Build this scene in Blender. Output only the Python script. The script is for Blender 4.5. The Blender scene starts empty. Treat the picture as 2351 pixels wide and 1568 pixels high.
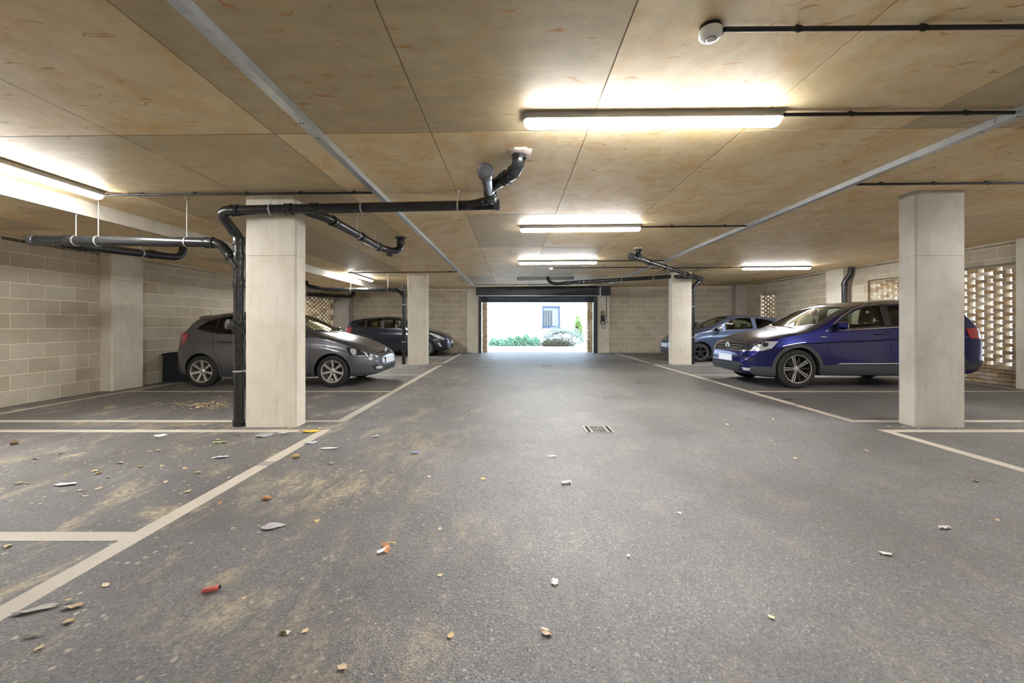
import bpy, bmesh, math, random
import numpy as np
from mathutils import Vector, Matrix, Quaternion
from mathutils.bvhtree import BVHTree
from mathutils.geometry import delaunay_2d_cdt

random.seed(7)
R = math.radians
SC = bpy.context.scene
COL = SC.collection

# ------------------------------------------------------------------ camera, sky, exposure
F, CX, CY, H = 960.0, 1178.0, 744.0, 1.19      # focal length in px, principal point, eye height
cam_d = bpy.data.cameras.new('camera'); cam = bpy.data.objects.new('camera', cam_d); COL.objects.link(cam)
cam.location = (0, 0, H); cam.rotation_euler = (R(90), 0, 0)
cam_d.sensor_width = 36.0; cam_d.lens = F / 2351 * 36.0
cam_d.shift_x = (1175.5 - CX) / 2351; cam_d.shift_y = (CY - 784.0) / 2351
cam_d.clip_start = 0.05; cam_d.clip_end = 300
SC.camera = cam
world = bpy.data.worlds.new('overcast_sky'); SC.world = world; world.use_nodes = True
bg = world.node_tree.nodes['Background']
bg.inputs[0].default_value = (0.61, 0.77, 1.0, 1); bg.inputs[1].default_value = 1.45
LAMP = 60.0                                     # radiance of the lit diffusers
SC.view_settings.view_transform = 'Standard'; SC.view_settings.look = 'None'
SC.view_settings.gamma = 1.0; SC.view_settings.use_curve_mapping = False
SC.view_settings.exposure = 2.32
SC.cycles.use_denoising = True
SC.cycles.max_bounces = 6; SC.cycles.diffuse_bounces = 4; SC.cycles.glossy_bounces = 3; SC.cycles.transparent_max_bounces = 12
SC.cycles.use_adaptive_sampling = True; SC.cycles.adaptive_threshold = 0.12; SC.cycles.adaptive_min_samples = 12
SC.cycles.sample_clamp_indirect = 8.0

# ------------------------------------------------------------------ pixel helpers (floor / ceiling hits)
ZC0, TILT = 2.69, 0.009
def cz(x): return ZC0 + TILT * x
def on_floor(px, py):
    d = F * H / (py - CY); return ((px - CX) * d / F, d)
def at(px, py, d): return ((px - CX) * d / F, d, H - (py - CY) * d / F)

# ------------------------------------------------------------------ mesh helpers
def lin(c):
    return tuple((v / 255 / 12.92 if v / 255 <= 0.04045 else ((v / 255 + 0.055) / 1.055) ** 2.4) for v in c)

class MB:
    def __init__(s): s.v = []; s.f = []
    def add(s, vs, fs):
        o = len(s.v); s.v += [tuple(p) for p in vs]; s.f += [tuple(i + o for i in q) for q in fs]; return s
    def box(s, x0, x1, y0, y1, z0, z1):
        vs = [(x0,y0,z0),(x1,y0,z0),(x1,y1,z0),(x0,y1,z0),(x0,y0,z1),(x1,y0,z1),(x1,y1,z1),(x0,y1,z1)]
        return s.add(vs, [(0,3,2,1),(4,5,6,7),(0,1,5,4),(1,2,6,5),(2,3,7,6),(3,0,4,7)])
    def prism(s, pts, axis, a, b):
        n = len(pts); vs = []
        for c in (a, b):
            for p, q in pts:
                vs.append({'x': (c, p, q), 'y': (p, c, q), 'z': (p, q, c)}[axis])
        fs = [tuple(range(n))[::-1], tuple(range(n, 2 * n))] + [(i, (i + 1) % n, n + (i + 1) % n, n + i) for i in range(n)]
        return s.add(vs, fs)
    def tube(s, path, r, n=16, caps=True):
        P = [Vector(p) for p in path]; m = len(P)
        rr = r if isinstance(r, (list, tuple)) else [r] * m
        T = []
        for i in range(m):
            a = (P[i] - P[i-1]).normalized() if i else None
            b = (P[i+1] - P[i]).normalized() if i < m - 1 else None
            T.append(((a or b) + (b or a)).normalized())
        up = Vector((0,0,1)) if abs(T[0].z) < .9 else Vector((1,0,0))
        u = T[0].cross(up).normalized(); vs = []; prev = T[0]
        for i in range(m):
            q = prev.rotation_difference(T[i]); u = (q @ u).normalized(); prev = T[i]
            w = T[i].cross(u).normalized()
            for k in range(n):
                t = 2 * math.pi * k / n
                vs.append(P[i] + (u * math.cos(t) + w * math.sin(t)) * rr[i])
        fs = [(i*n+k, i*n+(k+1)%n, (i+1)*n+(k+1)%n, (i+1)*n+k) for i in range(m-1) for k in range(n)]
        if caps: fs += [tuple(range(n))[::-1], tuple((m-1)*n + k for k in range(n))]
        return s.add(vs, fs)
    def lathe(s, prof, c, axis, n=28, close=False):
        ax = Vector(axis).normalized(); up = Vector((0,0,1)) if abs(ax.z) < .9 else Vector((1,0,0))
        u = ax.cross(up).normalized(); w = ax.cross(u); c = Vector(c); vs = []
        for r, h in prof:
            for k in range(n):
                t = 2*math.pi*k/n; vs.append(c + ax*h + (u*math.cos(t) + w*math.sin(t))*max(r, 1e-4))
        m = len(prof); rng = m if close else m - 1
        fs = [(i*n+k, i*n+(k+1)%n, ((i+1)%m)*n+(k+1)%n, ((i+1)%m)*n+k) for i in range(rng) for k in range(n)]
        return s.add(vs, fs)
    def mesh(s, name, mat, smooth=None):
        me = bpy.data.meshes.new(name); me.from_pydata(s.v, [], s.f); me.validate()
        bm = bmesh.new(); bm.from_mesh(me); bmesh.ops.recalc_face_normals(bm, faces=bm.faces); bm.to_mesh(me); bm.free()
        if mat: me.materials.append(mat)
        if smooth is not None:
            me.polygons.foreach_set('use_smooth', [True]*len(me.polygons)); me.set_sharp_from_angle(angle=R(smooth))
        return me
    def build(s, name, mat, parent=None, smooth=None):
        return link(name, s.mesh(name, mat, smooth), parent)

def link(name, data, parent=None, loc=None, rot=None):
    o = bpy.data.objects.new(name, data); COL.objects.link(o)
    if parent is not None: o.parent = parent
    if loc is not None: o.location = loc
    if rot is not None: o.rotation_euler = rot
    return o
def tag(o, label, cat, group=None):
    o['label'] = label; o['category'] = cat
    if group: o['group'] = group
    return o
def empty(name, loc=(0,0,0), rot=(0,0,0)):
    return link(name, None, None, loc, rot)
def struct(o): o['kind'] = 'structure'; return o
def bend(pts, rad, n=6):
    """polyline with rounded corners"""
    P = [Vector(p) for p in pts]; out = [P[0]]
    for i in range(1, len(P)-1):
        a = (P[i-1]-P[i]); b = (P[i+1]-P[i]); r = min(rad, a.length*.49, b.length*.49)
        p0 = P[i] + a.normalized()*r; p1 = P[i] + b.normalized()*r
        for k in range(n+1):
            t = k/n; out.append(p0*(1-t)**2 + P[i]*2*t*(1-t) + p1*t*t)
    out.append(P[-1]); return out

# ------------------------------------------------------------------ materials
MATS = {}
class NT:
    def __init__(s, name):
        s.m = bpy.data.materials.new(name); s.m.use_nodes = True; s.t = s.m.node_tree; s.b = s.t.nodes['Principled BSDF']
        MATS[name] = s.m
    def n(s, ty, **kw):
        nd = s.t.nodes.new(ty)
        for k, v in kw.items():
            if k.startswith('i_'):
                key = k[2:].replace('_', ' '); nd.inputs[int(key) if key.isdigit() else key].default_value = v
            else: setattr(nd, k, v)
        return nd
    def l(s, a, b): s.t.links.new(a, b)
    def ramp(s, src, stops, interp='LINEAR'):
        r = s.n('ShaderNodeValToRGB'); r.color_ramp.interpolation = interp; e = r.color_ramp.elements
        while len(e) < len(stops): e.new(0.5)
        for el, (p, c) in zip(e, stops):
            el.position = p; el.color = c if len(c) == 4 else (*c, 1)
        s.l(src, r.inputs[0]); return r.outputs[0]
    def mix(s, a, b, f, mode='MIX'):
        m = s.n('ShaderNodeMix', data_type='RGBA', blend_type=mode)
        for sock, val in ((m.inputs[0], f), (m.inputs[6], a), (m.inputs[7], b)):
            if isinstance(val, bpy.types.NodeSocket): s.l(val, sock)
            elif isinstance(val, (int, float)): sock.default_value = val
            else: sock.default_value = (*val, 1) if len(val) == 3 else val
        return m.outputs[2]
    def math(s, op, a, b=None, c=None):
        m = s.n('ShaderNodeMath', operation=op)
        for i, val in enumerate((a, b, c)):
            if val is None: continue
            if isinstance(val, bpy.types.NodeSocket): s.l(val, m.inputs[i])
            else: m.inputs[i].default_value = val
        return m.outputs[0]
    def pos(s, scale=(1,1,1), rot=(0,0,0), src='Object'):
        if src == 'World': c = s.n('ShaderNodeNewGeometry').outputs['Position']
        else: c = s.n('ShaderNodeTexCoord').outputs[src]
        mp = s.n('ShaderNodeMapping'); mp.inputs['Scale'].default_value = scale; mp.inputs['Rotation'].default_value = rot
        s.l(c, mp.inputs[0]); return mp.outputs[0]
    def noise(s, vec, scale, detail=4, rough=.55, dist=0):
        t = s.n('ShaderNodeTexNoise'); t.inputs['Scale'].default_value = scale; t.inputs['Detail'].default_value = detail
        t.inputs['Roughness'].default_value = rough; t.inputs['Distortion'].default_value = dist
        s.l(vec, t.inputs['Vector']); return t.outputs[0]
    def voro(s, vec, scale, feature='F1', rnd=1.0):
        t = s.n('ShaderNodeTexVoronoi', feature=feature); t.inputs['Scale'].default_value = scale; t.inputs['Randomness'].default_value = rnd
        s.l(vec, t.inputs['Vector']); return t
    def bump(s, h, strength, dist=.01, nrm=None):
        b = s.n('ShaderNodeBump'); b.inputs['Strength'].default_value = strength; b.inputs['Distance'].default_value = dist
        s.l(h, b.inputs['Height']); 
        if nrm: s.l(nrm, b.inputs['Normal'])
        s.l(b.outputs[0], s.b.inputs['Normal']); return b.outputs[0]
    def rnd(s): return s.n('ShaderNodeObjectInfo').outputs['Random']
    def color(s, c):
        if isinstance(c, bpy.types.NodeSocket): s.l(c, s.b.inputs['Base Color'])
        else: s.b.inputs['Base Color'].default_value = (*c, 1)
        return s
    def set(s, **kw):
        for k, v in kw.items():
            s.b.inputs[k.replace('_', ' ')].default_value = v
        return s

def plain(name, rgb, rough=.5, metal=0.0, coat=0.0, var=.06, scale=20, spec=None):
    m = NT(name); p = m.pos()
    n = m.noise(p, scale, 3); c = lin(rgb)
    lo = tuple(v*(1-var) for v in c); hi = tuple(min(1, v*(1+var)) for v in c)
    m.color(m.ramp(n, [(.3, lo), (.7, hi)])); m.set(Roughness=rough, Metallic=metal)
    if coat: m.set(Coat_Weight=coat, Coat_Roughness=.03)
    if spec is not None: m.set(Specular_IOR_Level=spec)
    return m.m

# concrete of columns / piers
def concrete(name, rgb, dark):
    m = NT(name); p = m.pos(src='World')
    a = m.noise(p, 2.2, 6, .6, .4); b = m.noise(m.pos((6, 6, .7), src='World'), 3, 5, .6)
    c = m.mix(lin(dark), lin(rgb), m.ramp(a, [(.32, (0,0,0)), (.62, (1,1,1))]))
    c = m.mix(c, lin(tuple(v*.86 for v in rgb)), m.math('MULTIPLY', m.ramp(b, [(.5, (0,0,0)), (.75, (1,1,1))]), .5))
    v = m.voro(p, 9).outputs['Distance']
    pits = m.ramp(v, [(.0, (1,1,1)), (.06, (0,0,0))])
    pz = m.noise(p, 5, 2); pits = m.math('MULTIPLY', pits, m.ramp(pz, [(.55, (0,0,0)), (.62, (1,1,1))]))
    c = m.mix(c, lin((90, 78, 60)), m.math('MULTIPLY', pits, .6))
    m.color(c).set(Roughness=.62); m.bump(m.noise(p, 60, 4), .12, .004); return m.m
CONC = concrete('cast_concrete', (226, 219, 204), (212, 202, 182))
CONC_GREY = concrete('grey_cast_concrete', (188, 182, 172), (166, 158, 146))

def ceiling_mat(name):
    m = NT(name); p = m.pos(src='World'); rn = m.rnd()
    a = m.noise(p, 1.3, 6, .62, .6)
    c = m.mix(lin((224, 199, 152)), lin((238, 219, 180)), m.ramp(a, [(.3, (0,0,0)), (.7, (1,1,1))]))
    yel = m.noise(m.pos((1.4, 1.1, 1), src='World'), 2.2, 6, .66, .6)
    c = m.mix(c, lin((216, 166, 86)), m.math('MULTIPLY', m.ramp(yel, [(.46, (0,0,0)), (.70, (1,1,1))]), .62))
    gr = m.ramp(rn, [(0, (0,0,0)), (.80, (0,0,0)), (.82, (1,1,1))])
    streak = m.noise(m.pos((1.2, 5, 1), (0, 0, .35), 'World'), 2.4, 6, .65)
    c = m.mix(c, lin((176, 160, 128)), m.math('MULTIPLY', gr, m.ramp(streak, [(.25, (1,1,1)), (.75, (.55,.55,.55))])))
    mot = m.noise(p, 7, 6, .7); c = m.mix(c, m.ramp(mot, [(.3, (.88,.88,.87)), (.7, (1.06,1.06,1.05))]), 1.0, 'MULTIPLY')
    tone = m.ramp(rn, [(0, (.93,.93,.93)), (1, (1.04,1.04,1.04))]); c = m.mix(c, tone, 1.0, 'MULTIPLY')
    # short rust marks left by formwork nails
    q = m.pos((1, 1, 0), src='World'); wn = m.n('ShaderNodeTexNoise'); wn.inputs['Scale'].default_value = 4.5; m.l(q, wn.inputs['Vector']); w = m.n('ShaderNodeVectorMath', operation='ADD')
    sc2 = m.n('ShaderNodeVectorMath', operation='SCALE'); sc2.inputs['Scale'].default_value = .25; m.l(wn.outputs['Color'], sc2.inputs[0]); m.l(q, w.inputs[0]); m.l(sc2.outputs[0], w.inputs[1])
    rm = m.ramp(m.noise(q, 1.3, 3), [(.40, (0,0,0)), (.47, (1,1,1))])
    for sc, rot, th, src in ((3.2, .6, .14, 0), (3.7, -.9, .135, 5), (2.9, 1.9, .135, 9)):
        mp = m.n('ShaderNodeMapping'); mp.inputs['Rotation'].default_value = (0, 0, rot); mp.inputs['Scale'].default_value = (.60, 3.8, 1)
        mp.inputs['Location'].default_value = (src, src, 0); m.l(w.outputs[0], mp.inputs[0])
        d = m.voro(mp.outputs[0], sc).outputs['Distance']
        mask = m.math('MULTIPLY', m.ramp(d, [(th*.5, (1,1,1)), (th, (0,0,0))]), rm)
        c = m.mix(c, lin((186, 122, 50)), m.math('MULTIPLY', mask, .75))
    sp = m.voro(p, 5).outputs['Distance']
    c = m.mix(c, lin((110, 100, 84)), m.math('MULTIPLY', m.math('MULTIPLY', m.ramp(sp, [(.04, (1,1,1)), (.09, (0,0,0))]), m.ramp(m.noise(p, 2.3, 2), [(.54, (0,0,0)), (.6, (1,1,1))])), .7))
    m.color(c).set(Roughness=.55); m.bump(m.noise(p, 40, 4), .06, .004); return m.m
CEIL = ceiling_mat('board_marked_concrete')
JOINT = plain('board_joint_concrete', (150, 134, 106), .8)

def asphalt():
    m = NT('asphalt'); p = m.pos(src='World')
    big = m.noise(p, .55, 5, .6, .3); mid = m.noise(p, 3.2, 5, .6)
    c = m.mix(lin((94, 91, 89)), lin((122, 120, 119)), m.ramp(big, [(.35, (0,0,0)), (.68, (1,1,1))]))
    c = m.mix(c, lin((88, 84, 81)), m.math('MULTIPLY', m.ramp(mid, [(.5, (0,0,0)), (.75, (1,1,1))]), .45))
    ag = m.voro(p, 125); agc = m.ramp(ag.outputs['Color'], [(.0, (.34,.33,.32)), (.5, (.88,.87,.86)), (.84, (1.35,1.32,1.28)), (1, (2.9,2.8,2.65))])
    c = m.mix(c, agc, .7, 'MULTIPLY')
    ag2 = m.noise(p, 120, 4, .75); c = m.mix(c, m.ramp(ag2, [(.32, (.62,.61,.60)), (.52, (1,1,1)), (.72, (1.25,1.24,1.22))]), .8, 'MULTIPLY')
    # sandy smears: near the left bays and where wheels turn in
    sep = m.n('ShaderNodeSeparateXYZ'); m.l(p, sep.inputs[0])
    side = m.ramp(m.math('MULTIPLY_ADD', sep.outputs[0], .09, .55), [(.05, (1,1,1)), (.36, (.9,.9,.9)), (.54, (.22,.22,.22)), (1, (.10,.10,.10))])
    sm = m.noise(m.pos((2.2, 1.0, 1), (0, 0, .5), 'World'), 1.7, 6, .68, .5)
    th = m.ramp(sm, [(.53, (0,0,0)), (.68, (1,1,1))])
    fine = m.ramp(m.noise(p, 26, 4, .7), [(.36, (0,0,0)), (.58, (1,1,1))])
    dust = m.math('MULTIPLY', m.math('MULTIPLY', th, fine), side)
    bn = m.ramp(m.noise(m.pos((3.0, 1.2, 1), (0, 0, .45), 'World'), 2.6, 4, .7, .3), [(.42, (0,0,0)), (.62, (1,1,1))]); patches = None
    for bx, by, rx, ry, k in ((-1.45, 3.05, .75, .5, 1.0), (-.95, 4.0, .6, .9, .6), (-1.15, 1.72, .45, .2, .8), (-.55, 1.5, .5, .25, .5), (-4.2, 4.95, 1.6, .12, .9), (-.25, 2.35, .3, .35, .4)):
        d2 = m.math('ADD', m.math('POWER', m.math('MULTIPLY', m.math('SUBTRACT', sep.outputs[0], bx), 1/rx), 2.0), m.math('POWER', m.math('MULTIPLY', m.math('SUBTRACT', sep.outputs[1], by), 1/ry), 2.0))
        blob = m.math('MULTIPLY', m.math('MAXIMUM', m.math('SUBTRACT', 1.0, d2), 0.0), k); patches = blob if patches is None else m.math('MAXIMUM', patches, blob)
    dust = m.math('MAXIMUM', dust, m.math('MULTIPLY', m.math('MULTIPLY', patches, bn), fine))
    c = m.mix(c, lin((200, 180, 144)), m.math('MULTIPLY', dust, .75))
    fl = m.voro(m.pos((1, 1, 0), src='World'), 15).outputs['Distance']
    fk = m.math('MULTIPLY', m.ramp(fl, [(.11, (1,1,1)), (.19, (0,0,0))]), m.math('MULTIPLY', m.ramp(m.noise(p, 2.2, 4), [(.45, (0,0,0)), (.53, (1,1,1))]), side))
    c = m.mix(c, lin((205, 192, 168)), m.math('MULTIPLY', fk, .8))
    m.color(c)
    m.l(m.ramp(big, [(.3, (.46,.46,.46)), (.7, (.58,.58,.58))]), m.b.inputs['Roughness']); m.set(Specular_IOR_Level=.5)
    h = m.math('MULTIPLY_ADD', m.noise(p, 8, 4), .12, m.math('ADD', ag.outputs['Distance'], m.math('MULTIPLY', ag2, .8)))
    m.bump(h, .5, .006); return m.m
ASPHALT = asphalt()

def paint_line():
    m = NT('worn_line_paint'); p = m.pos(src='World')
    c = m.mix(lin((178, 168, 152)), lin((196, 187, 172)), m.noise(p, 3, 4))
    w = m.ramp(m.noise(p, 22, 5, .7), [(.60, (0,0,0)), (.72, (1,1,1))]); c = m.mix(c, lin((140, 130, 118)), m.math('MULTIPLY', w, .6))
    m.color(c).set(Roughness=.6); m.bump(m.voro(p, 150).outputs['Distance'], .35, .004); return m.m
LINE = paint_line()

def masonry(name, cols, vscale, rough=.85, grain=70):
    m = NT(name); rn = m.rnd(); n = len(cols)
    c = m.ramp(rn, [(i/(n-1), lin(k)) for i, k in enumerate(cols)])
    p = m.pos(src='World'); g = m.noise(p, grain, 4, .7)
    c = m.mix(c, m.ramp(g, [(.3, (.86,.86,.86)), (.7, (1.1,1.1,1.1))]), 1.0, 'MULTIPLY')
    g2 = m.noise(p, vscale, 4); c = m.mix(c, m.ramp(g2, [(.35, (.9,.9,.9)), (.7, (1.05,1.05,1.05))]), 1.0, 'MULTIPLY')
    m.color(c).set(Roughness=rough); m.bump(g, .35, .004); return m.m
BLOCK = masonry('concrete_block', [(192, 180, 158), (199, 188, 168), (184, 171, 148), (204, 194, 175), (194, 182, 160)], 2.5)
BRICK = masonry('buff_brick', [(196, 172, 132), (172, 140, 98), (210, 194, 164), (156, 128, 98), (222, 208, 184), (188, 162, 118)], 9)
MORTAR = plain('pale_mortar', (240, 226, 200), .9)
BMORT = plain('brick_mortar', (170, 156, 130), .9)
BLACKPVC = plain('black_pvc', (34, 35, 37), .26, spec=.6)
BLACKPVC2 = plain('black_pvc_dusty', (58, 58, 60), .42)
RUBBER = plain('rubber_seal', (22, 22, 22), .6)
GALV = plain('galvanised_steel', (196, 202, 206), .38, .75, scale=9, var=.12)
ROD = plain('zinc_rod', (190, 188, 180), .4, .7)
BLACKSTEEL = plain('black_conduit', (26, 26, 25), .45)
WHITEPL = plain('white_plastic', (225, 222, 214), .35)
GREYPL = plain('grey_plastic', (140, 140, 138), .4)
DARKMETAL = plain('dark_powder_coat', (52, 54, 58), .38, .15)
FOAM = plain('firestop_foam', (206, 188, 178), .9, var=.25, scale=60)
GRATE = plain('worn_iron', (150, 146, 138), .5, .6, var=.2)
PIT = plain('drain_pit_black', (14, 13, 12), .9)
RENDER = plain('white_render', (238, 238, 234), .8)
PAVING = plain('pale_paving', (214, 210, 202), .85)
def emit(name, rgb, k):
    m = NT(name); m.color(lin((235, 235, 232))).set(Roughness=.5)
    g = m.n('ShaderNodeNewGeometry'); sx = m.n('ShaderNodeSeparateXYZ'); m.l(g.outputs['Normal'], sx.inputs[0])
    down = m.math('POWER', m.math('MAXIMUM', m.math('MULTIPLY', sx.outputs[2], -1.0), 0.0), 1.6)
    m.b.inputs['Emission Color'].default_value = (*rgb, 1); m.l(m.math('MULTIPLY_ADD', down, k*.86, k*.14), m.b.inputs['Emission Strength'])
    return m.m
LIT = emit('lit_diffuser', (.985, .99, 1.0), LAMP)
UNLIT = plain('unlit_diffuser', (150, 152, 154), .35)
# ================================================================== ROOM
XL, XR, DF, DB = -7.25, 9.5, 17.35, -6.0        # wall faces and ends
STEP_X, SOFFIT = -5.05, 2.467

WORN = plain('worn_grey_paint', (146, 140, 130), .7, var=.15, scale=60)
floor = struct(MB().box(XL-.3, XR+.4, DB, DF+.35, -.15, 0).build('floor', ASPHALT))
def floor_line(x0, x1, y0, y1): MB().box(x0, x1, y0, y1, -.002, .0025).build('line_marking', LINE, floor)
LD = [2.34, 4.65, 5.12, 7.38, 9.78, 12.15, 12.68, 15.05]
for d in LD:
    floor_line(-6.75, -2.05 if d != 5.12 else -2.05, d-.05, d+.05)
    floor_line(4.10, 9.2, d-.05, d+.05)
for x0, x1 in ((-2.16, -2.05), (4.10, 4.205)):
    gap = (3.50, 3.62) if x0 < 0 else (6.09, 6.20)
    for a, b in ((-5, 2.29), (2.39, 4.60), (5.17, 7.33), (7.43, 9.73), (9.83, 12.10), (12.73, 15.0), (15.1, 16.9)):
        if a < gap[0] < b:
            floor_line(x0, x1, a, gap[0]); MB().box(x0, x1, gap[0], gap[1], -.002, .0015).build('worn_line_patch', WORN, floor); floor_line(x0, x1, gap[1], b)
        else: floor_line(x0, x1, a, b)
for x0, x1 in ((-6.86, -6.75), (9.2, 9.31)):
    for a, b in ((-5, 4.70), (5.07, 12.2), (12.63, 16.9)): floor_line(x0, x1, a, b)

# ceiling: slab with the print of the formwork boards
ceiling = struct(MB().box(STEP_X-.25, XR+.45, DB, DF+.3, 0, .30).build('ceiling', JOINT))
ceiling.location = (0, 0, ZC0+.005); ceiling.rotation_euler = (0, -math.atan(TILT), 0)
pan = MB().box(-.606, .606, -1.215, 1.215, -.005, .006).mesh('ceiling_board_print', CEIL)
def panel(x, y, sx=1, sy=1):
    o = link('panel', pan, ceiling, (x, y, 0)); o.scale = (sx, sy, 1)
xs = [-.64 + 1.22*k for k in range(-4, 9)]
ys = [3.265 + 2.44*k for k in range(-3, 7)]
for i in range(len(xs)):
    x0 = xs[i]; x1 = xs[i]+1.22
    if x0 < STEP_X: x0 = STEP_X
    if x1 > XR+.1: x1 = XR+.1
    if i == 0:
        for j in range(len(ys)-1):
            if xs[0]-STEP_X > .1: panel((STEP_X+xs[0])/2, ys[j]+1.22, (xs[0]-STEP_X-.008)/1.212)
    if x1-x0 < .1: continue
    for j in range(-1, len(ys)):
        y0 = ys[j] if j >= 0 else DB
        y1 = min(y0+2.44, DF) if j >= 0 else ys[0]
        if y1-y0 < .1: continue
        panel((x0+x1)/2, (y0+y1)/2, (x1-x0-.008)/1.212, (y1-y0-.010)/2.43)

# lower soffit over the left bays, with its step face
sof = struct(MB().box(XL-.3, STEP_X, DB, DF+.3, SOFFIT+.01, 3.0).build('ceiling_soffit', CONC))
sp = MB().box(-.5, .5, -1.215, 1.215, -.01, .006).mesh('soffit_board_print', CEIL)
for i, (a, b) in enumerate(((XL-.2, -6.15), (-6.142, STEP_X))):
    for j in range(-1, len(ys)):
        y0 = ys[j] if j >= 0 else DB; y1 = min(y0+2.44, DF) if j >= 0 else ys[0]
        o = link('panel', sp, sof, ((a+b)/2, (y0+y1)/2, SOFFIT+.01)); o.scale = (b-a, (y1-y0-.01)/2.43, 1)
y = DB
while y < DF:
    e = min(y+2.44, DF+.3)
    MB().box(STEP_X-.02, STEP_X+.012, y+.003, e-.003, SOFFIT, ZC0-.01).build('step_panel', CONC, sof); y = e

# ------------------------------------------------------------------ block walls
SEAL = plain('white_sealant', (226, 220, 206), .7)
blk = MB().box(-.22, .22, -.05, .05, -.1075, .1075).mesh('block', BLOCK)
def rects_minus(u0, u1, z0, z1, holes):
    us = sorted({u0, u1, *[min(max(h[k], u0), u1) for h in holes for k in (0, 1)]})
    zs = sorted({z0, z1, *[min(max(h[k], z0), z1) for h in holes for k in (2, 3)]})
    for a, b in zip(us, us[1:]):
        for c, d in zip(zs, zs[1:]):
            um, zm = (a+b)/2, (c+d)/2
            if not any(h[0] < um < h[1] and h[2] < zm < h[3] for h in holes): yield a, b, c, d
CLOSER = masonry('dark_closer_brick', [(120, 108, 98), (104, 94, 86), (136, 124, 112)], 4)
clo = MB().box(-.1075, .1075, -.05, .05, -.0265, .0265).mesh('closer', CLOSER)
def block_wall(name, axis, face, sgn, u0, u1, top, holes=(), phase=0.0, vis=None, head=None):
    """axis 'y': wall runs along y at x=face, room on side -sgn; axis 'x': runs along x at y=face"""
    m = MB()
    for a, b, c, d in rects_minus(u0, u1, 0, top, holes):
        t0, t1 = sorted((face+sgn*.002, face+sgn*.16))
        m.box(*((t0, t1, a, b, c, d) if axis == 'y' else (a, b, t0, t1, c, d)))
    w = struct(m.build(name, MORTAR))
    k = 0; z = .0
    v0, v1 = vis or (u0, u1)
    if head:
        u = v0
        while u < v1:
            b = min(u+.215, v1); c = (u+b)/2; loc = (face+sgn*.052, c, head-.045) if axis == 'y' else (c, face+sgn*.052, head-.045)
            o = link('closer', clo, w, loc, (0, 0, R(90)) if axis == 'y' else None); o.scale = ((b-u)/.215, 1, 1); u += .225
        t0, t1 = sorted((face-sgn*.006, face+sgn*.02))
        MB().box(*((t0, t1, v0, v1, head-.012, head) if axis == 'y' else (v0, v1, t0, t1, head-.012, head))).build('sealant_bead', SEAL, w)
    htop = head-.08 if head else top
    while z < htop-.02:
        zt = min(z+.215, htop); u = u0 - .45 + phase*.45 + (k % 2)*.225
        while u < u1:
            a, b = max(u, u0+.002), min(u+.44, u1-.002)
            if b-a > .03 and b > v0 and a < v1:
                parts = [(a, b, z, zt)]
                for hh in holes:
                    if z < hh[3]-.01 and zt > hh[2]+.01:
                        nw = []
                        for (p, q, r_, s_) in parts:
                            if q <= hh[0] or p >= hh[1]: nw.append((p, q, r_, s_)); continue
                            if hh[0]-p > .03: nw.append((p, hh[0], r_, s_))
                            if q-hh[1] > .03: nw.append((hh[1], q, r_, s_))
                            if s_-hh[3] > .03: nw.append((max(p, hh[0]), min(q, hh[1]), hh[3], s_))
                        parts = nw
                for (p, q, r_, s_) in parts:
                    c, zc = (p+q)/2, (r_+s_)/2; jit = random.uniform(-.0012, .0012)
                    loc = (face+sgn*(.05+jit), c, zc) if axis == 'y' else (c, face+sgn*(.05+jit), zc)
                    o = link('block', blk, w, loc, (0, 0, R(90)) if axis == 'y' else None)
                    o.scale = ((q-p)/.44, 1, (s_-r_)/.215)
            u += .45
        z += .225; k += 1
    return w
wall_l1 = block_wall('wall_left', 'y', XL-.06, -1, DB, 7.42, SOFFIT+.01, phase=.35, vis=(3.5, 7.42), head=SOFFIT)
block_wall('wall_left_rear', 'y', XL+.02, -1, 8.02, 13.4, SOFFIT+.01, phase=.1, head=SOFFIT)
wl3 = block_wall('wall_left_screen_bay', 'y', XL+.06, -1, 13.4, DF, SOFFIT+.01, holes=[(13.6, 16.74, .30, 2.17)], phase=.6)
block_wall('wall_far_left', 'x', DF, 1, XL-.1, -1.90, ZC0+.04, phase=.2, vis=(-6.7, -1.9), head=cz(-3.2))
block_wall('wall_far_right', 'x', DF, 1, 3.95, XR+.1, ZC0+.12, phase=.5, head=cz(6.5)-.01)
wr1 = block_wall('wall_right', 'y', XR, 1, 7.80, 11.9, 2.80, holes=[(7.82, 11.2, .0, 2.36)], phase=.4, head=cz(9.5))
block_wall('wall_right_near', 'y', XR, 1, DB, 7.2, 2.80, phase=.1, vis=(5.0, 7.2), head=cz(9.5))
block_wall('wall_right_rear', 'y', XR, 1, 12.5, DF, 2.80, holes=[(15.1, 16.05, .7, 2.33)], phase=.0, head=cz(9.5))
struct(MB().box(XL-.3, XR+.4, DB-.2, DB, 0, 3).build('wall_back', CONC))
struct(MB().box(-1.9, 3.95, DF+.02, DF+.2, 2.36, 3.0).build('wall_lintel', CONC))

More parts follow.
